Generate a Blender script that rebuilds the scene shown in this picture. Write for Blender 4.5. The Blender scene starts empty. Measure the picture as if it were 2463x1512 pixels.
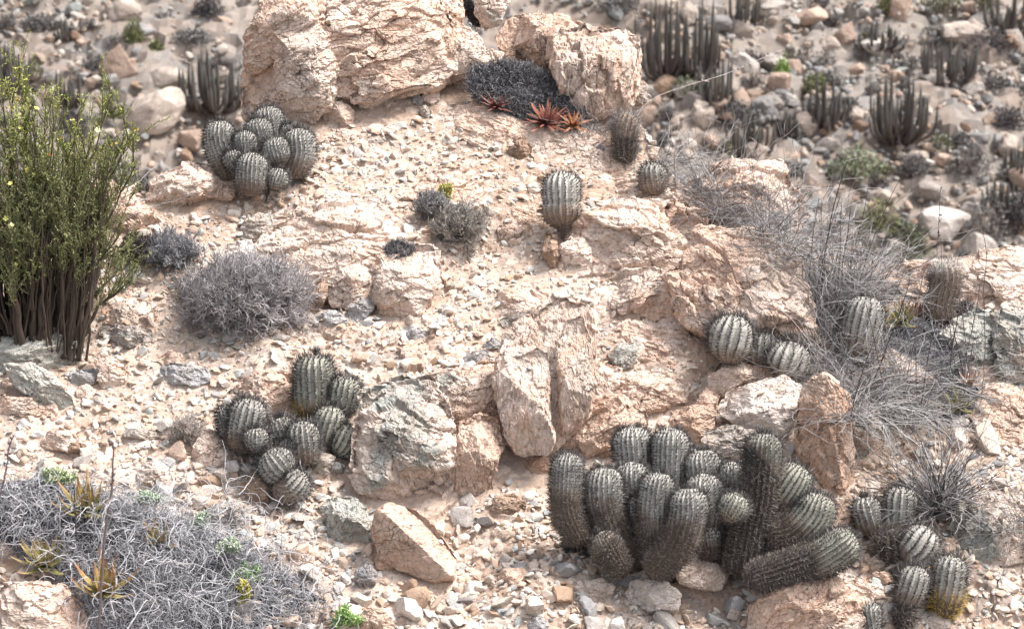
import bpy, math, random
import numpy as np
from mathutils import Vector
random.seed(7); rng = np.random.default_rng(11)
PI = math.pi
S = bpy.context.scene
COL = S.collection

# ---------------------------------------------------------------- camera, sky, sun, exposure
IW, IH, LENS, DIST, PITCH = 2462., 1512., 110., 8.2, math.radians(14)
FWD = np.array([0, math.cos(PITCH), -math.sin(PITCH)]); RIGHT = np.array([1., 0, 0]); UP = np.array([0, math.sin(PITCH), math.cos(PITCH)])
CAM = -DIST * FWD
cd = bpy.data.cameras.new("camera"); cam = bpy.data.objects.new("camera", cd); COL.objects.link(cam)
cam.location = CAM.tolist(); cam.rotation_euler = (PI/2 - PITCH, 0, 0)
cd.lens = LENS; cd.sensor_width = 36; cd.clip_start = 0.1; cd.clip_end = 500
cd.dof.use_dof = True; cd.dof.focus_distance = 8.2; cd.dof.aperture_fstop = 10.0
S.camera = cam
SUN_EL, SUN_AZ = math.radians(60), math.radians(86)      # azimuth clockwise from +Y (to the right)
w = bpy.data.worlds.new("World"); S.world = w; w.use_nodes = True
nt = w.node_tree; bg = nt.nodes['Background']
sky = nt.nodes.new('ShaderNodeTexSky'); sky.sky_type = 'NISHITA'; sky.sun_disc = False
sky.sun_elevation = SUN_EL; sky.sun_rotation = SUN_AZ; sky.dust_density = 4.0; sky.air_density = 1.0; sky.ozone_density = 0.6
hs = nt.nodes.new('ShaderNodeHueSaturation'); hs.inputs['Saturation'].default_value = 0.35
nt.links.new(sky.outputs[0], hs.inputs['Color']); nt.links.new(hs.outputs[0], bg.inputs[0]); bg.inputs[1].default_value = 0.125
sl = bpy.data.lights.new("sun", 'SUN'); sl.energy = 2.5; sl.angle = math.radians(17); sl.color = (1.0, 0.97, 0.93)
so = bpy.data.objects.new("sun", sl); COL.objects.link(so)
sd = Vector((math.sin(SUN_AZ)*math.cos(SUN_EL), math.cos(SUN_AZ)*math.cos(SUN_EL), math.sin(SUN_EL)))
so.rotation_euler = (-sd).to_track_quat('-Z', 'Y').to_euler(); so.location = (3, 3, 8)
S.view_settings.view_transform = 'Standard'; S.view_settings.look = 'None'; S.view_settings.gamma = 1
S.view_settings.exposure = 1.27; S.render.engine = 'CYCLES'
S.cycles.max_bounces = 5; S.cycles.diffuse_bounces = 3; S.cycles.transparent_max_bounces = 4

# ---------------------------------------------------------------- numeric helpers
def nrm(a): return a / np.maximum(np.linalg.norm(a, axis=-1, keepdims=True), 1e-9)
def ray(px, py):
    k = 36. / LENS / IW
    px = np.asarray(px, float); py = np.asarray(py, float)
    return FWD + ((px - IW/2)*k)[..., None]*RIGHT + ((IH/2 - py)*k)[..., None]*UP
def project(P):
    d = np.asarray(P) - CAM; t = d @ FWD; k = 36. / LENS / IW
    return IW/2 + (d @ RIGHT)/t/k, IH/2 - (d @ UP)/t/k
PXM = 36. / LENS / IW          # metres per picture unit at one metre
def _h(ix, iy, iz, s):
    h = (ix.astype(np.int64)*374761393 + iy.astype(np.int64)*668265263 + iz.astype(np.int64)*2147483647 + s*974711) & 0xffffffff
    h = ((h ^ (h >> 13)) * 1274126177) & 0xffffffff
    h = ((h ^ (h >> 16)) * 2246822519) & 0xffffffff
    return (h ^ (h >> 15)) & 0xffffffff
def _r3(h):
    a = (h & 1023)/1023.; b = ((h >> 10) & 1023)/1023.; c = ((h >> 20) & 1023)/1023.
    return a.astype(np.float32), b.astype(np.float32), c.astype(np.float32)
def worley(P, seed=0):
    P = P.astype(np.float32); I = np.floor(P).astype(np.int64); F = (P - I).astype(np.float32)
    n = len(P); f1 = np.full(n, 9., np.float32); f2 = f1.copy(); rid = np.zeros(n, np.int64); D = np.zeros((n, 3), np.float32)
    for dx in (-1, 0, 1):
        for dy in (-1, 0, 1):
            for dz in (-1, 0, 1):
                h = _h(I[:, 0]+dx, I[:, 1]+dy, I[:, 2]+dz, seed); a, b, c = _r3(h)
                ex = F[:, 0]-dx-a; ey = F[:, 1]-dy-b; ez = F[:, 2]-dz-c
                d = ex*ex+ey*ey+ez*ez; m = d < f1
                f2 = np.where(m, f1, np.minimum(f2, d)); f1 = np.where(m, d, f1); rid = np.where(m, h, rid)
                D[m, 0] = ex[m]; D[m, 1] = ey[m]; D[m, 2] = ez[m]
    r = np.stack(_r3(_h(rid, rid >> 7, rid >> 3, 5)), 1)
    return np.sqrt(f1), np.sqrt(f2), r, D
def vnoise(P, seed=0):
    P = np.asarray(P, np.float32); I = np.floor(P).astype(np.int64); F = P - I; F = F*F*(3-2*F)
    out = 0.
    for dx in (0, 1):
        for dy in (0, 1):
            for dz in (0, 1):
                v = (_h(I[:, 0]+dx, I[:, 1]+dy, I[:, 2]+dz, seed) & 65535)/65535.
                out = out + v*(F[:, 0] if dx else 1-F[:, 0])*(F[:, 1] if dy else 1-F[:, 1])*(F[:, 2] if dz else 1-F[:, 2])
    return out
def fbm(P, seed=0, octs=4):
    s = 0.; a = 0.5; P = np.asarray(P, float)
    for i in range(octs): s = s + a*(vnoise(P*2**i + i*17.3, seed+i)-0.5); a *= 0.5
    return s
def rotm(ax, ay, az):
    cx, sx, cy, sy, cz, sz = math.cos(ax), math.sin(ax), math.cos(ay), math.sin(ay), math.cos(az), math.sin(az)
    return np.array([[1,0,0],[0,cx,-sx],[0,sx,cx]]) @ np.array([[cy,0,sy],[0,1,0],[-sy,0,cy]]) @ np.array([[cz,-sz,0],[sz,cz,0],[0,0,1]])
def sstep(a, b, x):
    t = np.clip((x-a)/(b-a), 0, 1); return t*t*(3-2*t)
def chip(P, cell, amp, seed, R=None, sc=(1, 1, 1), crack=0.5, cw=0.10, tl=1.3):
    Q = P @ R if R is not None else P
    Q = Q/(cell*np.array(sc)); Q = Q + np.stack([fbm(Q*1.7+k*31, seed+k, 2) for k in range(3)], 1)*.9
    f1, f2, r, D = worley(Q, seed)
    pl = ((r-0.5)*D).sum(1)*tl
    d = (r[:, 0]-0.5)*1.0 + pl - crack*(1-sstep(0, cw, f2-f1))
    return amp*d, r[:, 1]

def folds(P, wl, amp, seed, R=None, sc=(1, 1, 1), n=4):
    """continuous sum of bent flat facets: triangle waves along random axes, their phase shifted by slow noise"""
    g = np.random.default_rng(seed); Q = (P @ R if R is not None else P)/np.array(sc); s = 0.
    wn = fbm(Q/(wl*1.6), seed+5, 2)*2.2
    for k in range(n):
        a = nrm(g.normal(size=3)); ph = g.random()*9; L = wl*g.uniform(.7, 1.5)
        u = (Q @ a)/L + ph + wn*g.uniform(.6, 1.3); s = s + np.abs((u % 2) - 1)*g.choice([-1, 1])
    return amp*(s-s.mean())/n*2
# ---------------------------------------------------------------- object helpers
def tag(o, label=None, cat=None, group=None, kind=None):
    if label: o['label'] = label
    if cat: o['category'] = cat
    if group: o['group'] = group
    if kind: o['kind'] = kind
    return o
def empty(name, loc, label=None, cat=None, group=None):
    o = bpy.data.objects.new(name, None); COL.objects.link(o); o.location = [float(v) for v in loc]; o.empty_display_size = 0.1
    return tag(o, label, cat, group)
def mesh_data(name, V, F, mat=None, col=None, attr=None, smooth=False):
    me = bpy.data.meshes.new(name); V = np.asarray(V, np.float32)
    if not isinstance(F, (list, tuple)): F = [F]
    F = [np.asarray(f, np.int32) for f in F if len(f)]
    lt = np.concatenate([np.full(len(f), f.shape[1], np.int32) for f in F]); li = np.concatenate([f.ravel() for f in F])
    me.vertices.add(len(V)); me.vertices.foreach_set('co', V.ravel())
    me.loops.add(len(li)); me.loops.foreach_set('vertex_index', li)
    me.polygons.add(len(lt)); me.polygons.foreach_set('loop_start', np.concatenate([[0], np.cumsum(lt)[:-1]]).astype(np.int32))
    me.polygons.foreach_set('loop_total', lt)
    if smooth: me.polygons.foreach_set('use_smooth', np.ones(len(lt), bool))
    else: me.polygons.foreach_set('use_smooth', np.zeros(len(lt), bool))
    me.update(calc_edges=True)
    if col is not None:
        a = me.color_attributes.new('Col', 'FLOAT_COLOR', 'POINT'); c = np.ones((len(V), 4), np.float32); c[:, :3] = col; a.data.foreach_set('color', c.ravel())
    if attr is not None:
        a = me.attributes.new('cell', 'FLOAT', 'POINT'); a.data.foreach_set('value', np.asarray(attr, np.float32))
    if mat: me.materials.append(mat)
    return me
def mk(name, V, F, mat, parent=None, col=None, attr=None, smooth=False, origin=None):
    V = np.asarray(V, float)
    if parent is not None: o0 = np.array(parent.matrix_world.translation if parent.parent is None else parent.location) if False else WORLD[parent.name]
    else: o0 = np.array(origin) if origin is not None else np.zeros(3)
    me = mesh_data(name, V - o0, F, mat, col, attr, smooth)
    o = bpy.data.objects.new(name, me); COL.objects.link(o)
    if parent is not None: o.parent = parent
    else: o.location = [float(v) for v in o0]
    WORLD[o.name] = o0
    return o
WORLD = {}
def thing(name, loc, label, cat, group=None):
    o = empty(name, loc, label, cat, group); WORLD[o.name] = np.array(loc, float); return o
def tubes(P, R, ns=3):
    N, K, _ = P.shape; T = np.gradient(P, axis=1); T = nrm(T)
    ref = np.where(np.abs(T[:, :1, 2:3]) > 0.8, np.array([1., 0.2, 0]), np.array([0.1, 0, 1.])); ref = np.broadcast_to(ref, T.shape)
    A = nrm(np.cross(T, ref)); B = np.cross(T, A)
    th = np.arange(ns)*2*PI/ns
    V = P[:, :, None, :] + R[:, :, None, None]*(np.cos(th)[None, None, :, None]*A[:, :, None, :] + np.sin(th)[None, None, :, None]*B[:, :, None, :])
    n, k, s = np.meshgrid(np.arange(N), np.arange(K-1), np.arange(ns), indexing='ij'); s2 = (s+1) % ns; b = n*K*ns
    F = np.stack([b+k*ns+s, b+k*ns+s2, b+(k+1)*ns+s2, b+(k+1)*ns+s], -1).reshape(-1, 4)
    return V.reshape(-1, 3), F
def grow(starts, dirs, lens, K=6, wob=0.3, grav=0.0, curl=0.0, seed=0):
    g = np.random.default_rng(seed); N = len(starts); P = np.zeros((N, K, 3)); P[:, 0] = starts; d = nrm(np.asarray(dirs, float)); ax = nrm(g.normal(size=(N, 3)))
    st = (np.asarray(lens)/(K-1))[:, None]
    for i in range(1, K):
        d = nrm(d + g.normal(size=(N, 3))*wob/math.sqrt(K) + np.array([0, 0, grav])/K + curl*np.cross(ax, d)/K)
        P[:, i] = P[:, i-1] + d*st
    return P
def spawn(P, n, l0, l1, spread, lo=0.3, seed=0, bias=None):
    g = np.random.default_rng(seed); N, K, _ = P.shape; i = np.repeat(np.arange(N), n); u = lo + (1-lo)*g.random(len(i))
    f = u*(K-1); k = np.minimum(f.astype(int), K-2); fr = (f-k)[:, None]
    st = P[i, k]*(1-fr) + P[i, k+1]*fr; d = nrm(P[i, k+1]-P[i, k]) + g.normal(size=(len(i), 3))*spread
    if bias is not None: d = d + np.array(bias)
    return st, nrm(d), l0 + (l1-l0)*g.random(len(i))
def taper(N, K, r0, r1, g=None):
    R = np.linspace(r0, r1, K)[None, :].repeat(N, 0)
    return R*(0.7+0.6*(g or rng).random((N, 1)))
def leafquads(pos, d, L, Wd, seed=0):
    g = np.random.default_rng(seed); N = len(pos); d = nrm(d); s = nrm(np.cross(d, g.normal(size=(N, 3)))); L = np.asarray(L).reshape(-1, 1)*np.ones((N, 1)); Wd = np.asarray(Wd).reshape(-1, 1)*np.ones((N, 1))
    V = np.stack([pos, pos+d*L*0.5+s*Wd*0.5, pos+d*L, pos+d*L*0.5-s*Wd*0.5], 1).reshape(-1, 3)
    return V, np.arange(N*4).reshape(-1, 4)
def merge(parts):
    Vs, Fs, o = [], [], 0
    for V, F in parts: Vs.append(V); Fs.append(np.asarray(F)+o); o += len(V)
    return np.concatenate(Vs), Fs

# ---------------------------------------------------------------- materials
def newmat(name):
    m = bpy.data.materials.new(name); m.use_nodes = True; t = m.node_tree; b = t.nodes['Principled BSDF']; b.inputs['Specular IOR Level'].default_value = 0.25
    return m, t, b
def N(t, typ, **kw):
    n = t.nodes.new(typ)
    for k, v in kw.items():
        if k in n.inputs: n.inputs[k].default_value = v
        else: setattr(n, k, v)
    return n
def noise(t, vec, scale, detail=6, rough=0.6, dist=0.0):
    n = N(t, 'ShaderNodeTexNoise', Scale=scale, Detail=detail, Roughness=rough, Distortion=dist); t.links.new(vec, n.inputs['Vector']); return n.outputs['Fac']
def ramp(t, fac, a, b, inv=False):
    n = N(t, 'ShaderNodeMapRange'); n.inputs['From Min'].default_value = a; n.inputs['From Max'].default_value = b
    if inv: n.inputs['To Min'].default_value = 1; n.inputs['To Max'].default_value = 0
    t.links.new(fac, n.inputs['Value']); return n.outputs[0]
def mix(t, fac, a, b, mode='MIX'):
    n = t.nodes.new('ShaderNodeMix'); n.data_type = 'RGBA'; n.blend_type = mode
    for s, v in ((n.inputs[0], fac), (n.inputs[6], a), (n.inputs[7], b)):
        if isinstance(v, (int, float)): s.default_value = v
        elif isinstance(v, (tuple, list)): s.default_value = (*v, 1)
        else: t.links.new(v, s)
    return n.outputs[2]
def mul(t, a, k):
    n = t.nodes.new('ShaderNodeMath'); n.operation = 'MULTIPLY'
    for s, v in ((n.inputs[0], a), (n.inputs[1], k)):
        if isinstance(v, (int, float)): s.default_value = v
        else: t.links.new(v, s)
    return n.outputs[0]
CREAM, PINK, ORANGE, GREY, GREEN, BROWN, DARK = (.76,.645,.57), (.71,.53,.43), (.61,.40,.30), (.38,.37,.355), (.30,.32,.30), (.30,.205,.15), (.08,.07,.07)
def rockmat(name, base=CREAM, second=PINK, third=GREY, amt2=0.5, amt3=0.3, spots=0.35, streak=(1, 1, 1), stain=0.45, bump=0.85, scale=1.0, cellc=ORANGE, cellamt=0.35, rnd=False):
    m, t, b = newmat(name); geo = N(t, 'ShaderNodeNewGeometry'); vec = geo.outputs['Position']
    mp = N(t, 'ShaderNodeMapping'); mp.inputs['Scale'].default_value = streak; mp.inputs['Rotation'].default_value = (0.3, 0.25, 0.1); t.links.new(vec, mp.inputs['Vector']); sv = mp.outputs[0]
    if rnd:
        oi = N(t, 'ShaderNodeObjectInfo'); va = N(t, 'ShaderNodeVectorMath', operation='ADD'); t.links.new(sv, va.inputs[0]); t.links.new(oi.outputs['Random'], va.inputs[1]); sv = va.outputs[0]
    n1 = noise(t, sv, 3.2*scale, 8, 0.62, 0.8); n2 = noise(t, sv, 6.5*scale, 9, 0.68, 0.4); n3 = noise(t, vec, 45*scale, 6, 0.7); n4 = noise(t, sv, 17*scale, 8, 0.75, 1.2); n5 = noise(t, vec, 130*scale, 4, 0.7)
    c = mix(t, ramp(t, n1, 0.60-0.28*amt2, 0.64-0.2*amt2), base, second)
    at = N(t, 'ShaderNodeAttribute', attribute_name='cell'); c = mix(t, mul(t, ramp(t, at.outputs['Fac'], 0.62, 0.95), cellamt), c, cellc); c = mix(t, mul(t, ramp(t, at.outputs['Fac'], 0.30, 0.22), cellamt), c, (.60, .47, .37)); c = mix(t, mul(t, ramp(t, at.outputs['Fac'], 0.12, 0.07), .5*cellamt+.1), c, (.33, .27, .24))
    c = mix(t, mul(t, ramp(t, n2, 0.72-0.3*amt3, 0.80-0.24*amt3), 0.85), c, third)
    # thin veins and mineral staining
    v = N(t, 'ShaderNodeMath', operation='ABSOLUTE'); sb = N(t, 'ShaderNodeMath', operation='SUBTRACT'); t.links.new(n4, sb.inputs[0]); sb.inputs[1].default_value = 0.5; t.links.new(sb.outputs[0], v.inputs[0])
    c = mix(t, mul(t, ramp(t, v.outputs[0], 0.0, 0.022, True), stain), c, BROWN)
    nw = N(t, 'ShaderNodeTexNoise', Scale=5*scale, Detail=4.0); t.links.new(sv, nw.inputs['Vector']); sw = N(t, 'ShaderNodeVectorMath', operation='SCALE'); sw.inputs['Scale'].default_value = .28/scale; t.links.new(nw.outputs['Color'], sw.inputs[0]); aw = N(t, 'ShaderNodeVectorMath', operation='ADD'); t.links.new(sv, aw.inputs[0]); t.links.new(sw.outputs[0], aw.inputs[1])
    crk = None
    for sc_, w__ in ((5*scale, .012), (15*scale, .018), (34*scale, .03)):
        ve = N(t, 'ShaderNodeTexVoronoi', feature='DISTANCE_TO_EDGE', Scale=sc_); t.links.new(aw.outputs[0], ve.inputs['Vector']); k_ = mul(t, ramp(t, ve.outputs['Distance'], 0.0, w__, True), ramp(t, noise(t, vec, 6*scale, 3), .49, .58)); c = mix(t, mul(t, k_, .85), c, (.13, .095, .075)); crk = k_
    c = mix(t, mul(t, ramp(t, noise(t, sv, 9*scale, 7, .75), .62, .70), .45*stain+.15), c, (.42, .27, .18))
    c = mix(t, mul(t, ramp(t, n3, 0.60, 0.72), spots), c, (.13, .12, .115))
    c = mix(t, 0.55, c, mix(t, ramp(t, n5, .3, .7), (.50, .47, .45), (1.2, 1.2, 1.2)), 'MULTIPLY')
    c = mix(t, 0.7, c, mix(t, n4, (.80, .74, .70), (1.2, 1.2, 1.2)), 'MULTIPLY')
    t.links.new(c, b.inputs['Base Color']); b.inputs['Roughness'].default_value = 0.88
    vo = N(t, 'ShaderNodeTexVoronoi', feature='DISTANCE_TO_EDGE', Scale=26*scale); wv = N(t, 'ShaderNodeVectorMath', operation='ADD'); t.links.new(sv, wv.inputs[0]); nn = N(t, 'ShaderNodeTexNoise', Scale=9*scale); t.links.new(sv, nn.inputs['Vector']); sc = N(t, 'ShaderNodeVectorMath', operation='SCALE'); sc.inputs['Scale'].default_value = 0.09/scale; t.links.new(nn.outputs['Color'], sc.inputs[0]); t.links.new(sc.outputs[0], wv.inputs[1]); t.links.new(wv.outputs[0], vo.inputs['Vector'])
    ad = N(t, 'ShaderNodeMath', operation='ADD'); t.links.new(mul(t, ramp(t, vo.outputs['Distance'], 0, 0.05), 0.35), ad.inputs[0]); t.links.new(noise(t, sv, 38*scale, 10, 0.75), ad.inputs[1])
    bp = N(t, 'ShaderNodeBump', Strength=bump, Distance=0.007/scale); t.links.new(ad.outputs[0], bp.inputs['Height']); t.links.new(bp.outputs[0], b.inputs['Normal'])
    return m
def colmat(name, rough=0.8, var=0.4, scale=60, bump=0.0, transl=0.0, spec=0.25):
    m, t, b = newmat(name); a = N(t, 'ShaderNodeAttribute', attribute_name='Col'); geo = N(t, 'ShaderNodeNewGeometry')
    n = noise(t, geo.outputs['Position'], scale, 4, 0.7); c = mix(t, var, a.outputs['Color'], mix(t, n, (.35, .35, .35), (1.6, 1.6, 1.6)), 'MULTIPLY')
    t.links.new(c, b.inputs['Base Color']); b.inputs['Roughness'].default_value = rough; b.inputs['Specular IOR Level'].default_value = spec
    if bump:
        bp = N(t, 'ShaderNodeBump', Strength=bump, Distance=0.004); t.links.new(noise(t, geo.outputs['Position'], scale*4, 5, 0.7), bp.inputs['Height']); t.links.new(bp.outputs[0], b.inputs['Normal'])
    return m
M = {
 'cream': rockmat('cream_rock', amt2=0.5, amt3=0.25),
 'pink': rockmat('pink_rock', base=PINK, second=CREAM, amt2=0.55, amt3=0.2, cellamt=0.5),
 'orange': rockmat('orange_rock', base=(.66,.51,.42), second=(.58,.40,.30), amt2=0.5, amt3=0.12, cellamt=0.3, spots=0.25),
 'grey': rockmat('grey_rock', base=(.46,.42,.38), second=GREY, third=(.28,.29,.30), amt2=0.5, amt3=0.4, spots=0.5),
 'green': rockmat('greenish_rock', base=(.52,.52,.475), second=(.38,.395,.37), third=(.55,.49,.42), amt2=0.55, amt3=0.35, cellamt=0.1, spots=0.45),
 'mixgreen': rockmat('cream_and_green_rock', base=CREAM, second=(.40,.41,.385), third=PINK, amt2=0.42, amt3=0.4, cellamt=0.2, spots=0.6),
 'white': rockmat('white_rock', base=(.78,.71,.66), second=(.72,.60,.52), amt2=0.4, amt3=0.12, cellamt=0.12, spots=0.2),
 'streak': rockmat('streaked_rock', amt2=0.5, amt3=0.35, streak=(1.6, 1.6, .45), stain=0.6, spots=0.4),
 'brown': rockmat('brown_rock', base=(.42,.31,.235), second=BROWN, amt2=0.5, amt3=0.2, cellamt=0.2),
 'slate': rockmat('slate_rock', base=(.44,.44,.445), second=(.32,.315,.32), third=(.45,.38,.32), amt2=0.5, amt3=0.2, cellamt=0.0),
 'dark': rockmat('dark_rock', base=(.16,.15,.155), second=(.09,.085,.09), amt2=0.5, amt3=0.2, cellamt=0.0),
}

# ---------------------------------------------------------------- ground
TS, CX = math.tan(math.radians(30)), -0.03
def plane0(x, y): return TS*y + CX*x
def hit_plane(px, py):
    d = ray(px, py); k = -(CAM[2]-TS*CAM[1]-CX*CAM[0])/(d[..., 2]-TS*d[..., 1]-CX*d[..., 0]); return CAM + k[..., None]*d
SIL = np.array([(-900,450),(-100,440),(0,440),(250,440),(380,450),(500,400),(560,345),(700,280),(900,200),(1150,130),(1300,150),(1420,200),(1550,300),(1620,400),(1700,470),(1800,520),(1950,600),(2040,640),(2140,640),(2300,625),(2462,610),(3300,600)], float)
_s = hit_plane(SIL[:, 0], SIL[:, 1]); SX, SY = _s[:, 0], _s[:, 1]
def G(x, y, fine=True):
    x = np.asarray(x, float); y = np.asarray(y, float)
    yr = np.interp(x, SX, SY); d = np.maximum(y-yr, 0)
    z = plane0(x, np.minimum(y, yr)) - 0.75*d - 0.5*np.minimum(d, 0.3)*0 
    q = np.stack([x.ravel(), y.ravel(), np.zeros(x.size)], 1)
    z = z + (fbm(q*2.3, 3, 3)*0.07).reshape(x.shape)*np.clip(1.2-d*2, 0.3, 1)
    return z
def ghit(px, py):
    """first point of the bare slope seen at a picture point"""
    d = ray(px, py); t = 7.0
    for i in range(400):
        p = CAM + t*d; h = p[2] - float(G(p[0], p[1]))
        if h < 0.0015: return p
        t += max(h*0.6, 0.002)
        if t > 12: break
    return hit_plane(np.array(px), np.array(py))
NS = nrm(np.array([-CX, -TS, 1.]))      # normal of the slope
def axis(lo, a, b, hi, fine, grow_):
    c = list(np.arange(a, b, fine)); s = fine; v = c[-1]
    while v < hi: s *= grow_; v += s; c.append(v)
    s = fine; v = a; L = []
    while v > lo: s *= grow_; v -= s; L.append(v)
    return np.array(L[::-1]+c)
xs = axis(-25, -1.75, 1.75, 25, 0.0054, 1.09); ys = axis(-7, -1.15, 1.55, 17, 0.0054, 1.09)
X, Y = np.meshgrid(xs, ys); Z = G(X, Y)
Pg = np.stack([X.ravel(), Y.ravel(), Z.ravel()], 1); near = (np.abs(Pg[:, 0]) < 2.6) & (Pg[:, 1] > -1.8) & (Pg[:, 1] < 2.2)
RS = rotm(math.radians(-30), 0, 0.25)
disp = np.zeros(len(Pg)); cell = np.zeros(len(Pg)); Pn = Pg[near]
bed = sstep(-0.04, 0.10, fbm(Pn*np.array([2.6, 2.6, 2.6]), 77, 3))    # where bedrock comes through
d1, c1 = chip(Pn, 0.16, 0.030, 21, RS, (1.3, .8, 1), 0.25, .06); d2, c2 = chip(Pn, 0.055, 0.014, 22, RS, (1.3, .8, 1), 0.45, .1); d3, c3 = chip(Pn, 0.021, 0.007, 23, RS, (1.2, .8, 1), 0.4, .12)
disp[near] = folds(Pn, .22, .028, 9, RS)*(.3+bed) + folds(Pn, .07, .010, 10, RS)*(.5+.6*bed) + .35*d1*(0.3+bed) + .35*d2*(0.45+0.8*bed) + .45*d3 + fbm(Pn*30, 5, 3)*0.006; cell[near] = np.where(bed > .4, c2, c3)
Pg += disp[:, None]*NS
nx, ny = len(xs), len(ys); i, j = np.meshgrid(np.arange(nx-1), np.arange(ny-1)); b0 = (j*nx+i).ravel(); Fg = np.stack([b0, b0+1, b0+nx+1, b0+nx], 1)
m, t, b = newmat('stony_soil'); geo = N(t, 'ShaderNodeNewGeometry'); vec = geo.outputs['Position']
c = mix(t, ramp(t, noise(t, vec, 2.2, 6, .6), .40, .62), (.55, .435, .36), (.41, .295, .225)); at = N(t, 'ShaderNodeAttribute', attribute_name='cell')
c = mix(t, mul(t, ramp(t, at.outputs['Fac'], .7, .78), .7), c, (.66, .56, .48)); c = mix(t, mul(t, ramp(t, at.outputs['Fac'], .22, .15), .6), c, (.34, .30, .28))
c = mix(t, .7, c, mix(t, noise(t, vec, 70, 6, .8), (.5, .46, .42), (1.4, 1.42, 1.45)), 'MULTIPLY'); c = mix(t, mul(t, ramp(t, noise(t, vec, 120, 4, .7), .62, .7), .6), c, (.2, .17, .15))
t.links.new(c, b.inputs['Base Color']); b.inputs['Roughness'].default_value = .92
bp = N(t, 'ShaderNodeBump', Strength=.7, Distance=.006); t.links.new(noise(t, vec, 110, 6, .8), bp.inputs['Height']); t.links.new(bp.outputs[0], b.inputs['Normal'])
M['soil'] = m
g_ = mk('rocky_slope', Pg, Fg, M['soil'], attr=cell); tag(g_, kind='structure')

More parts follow.
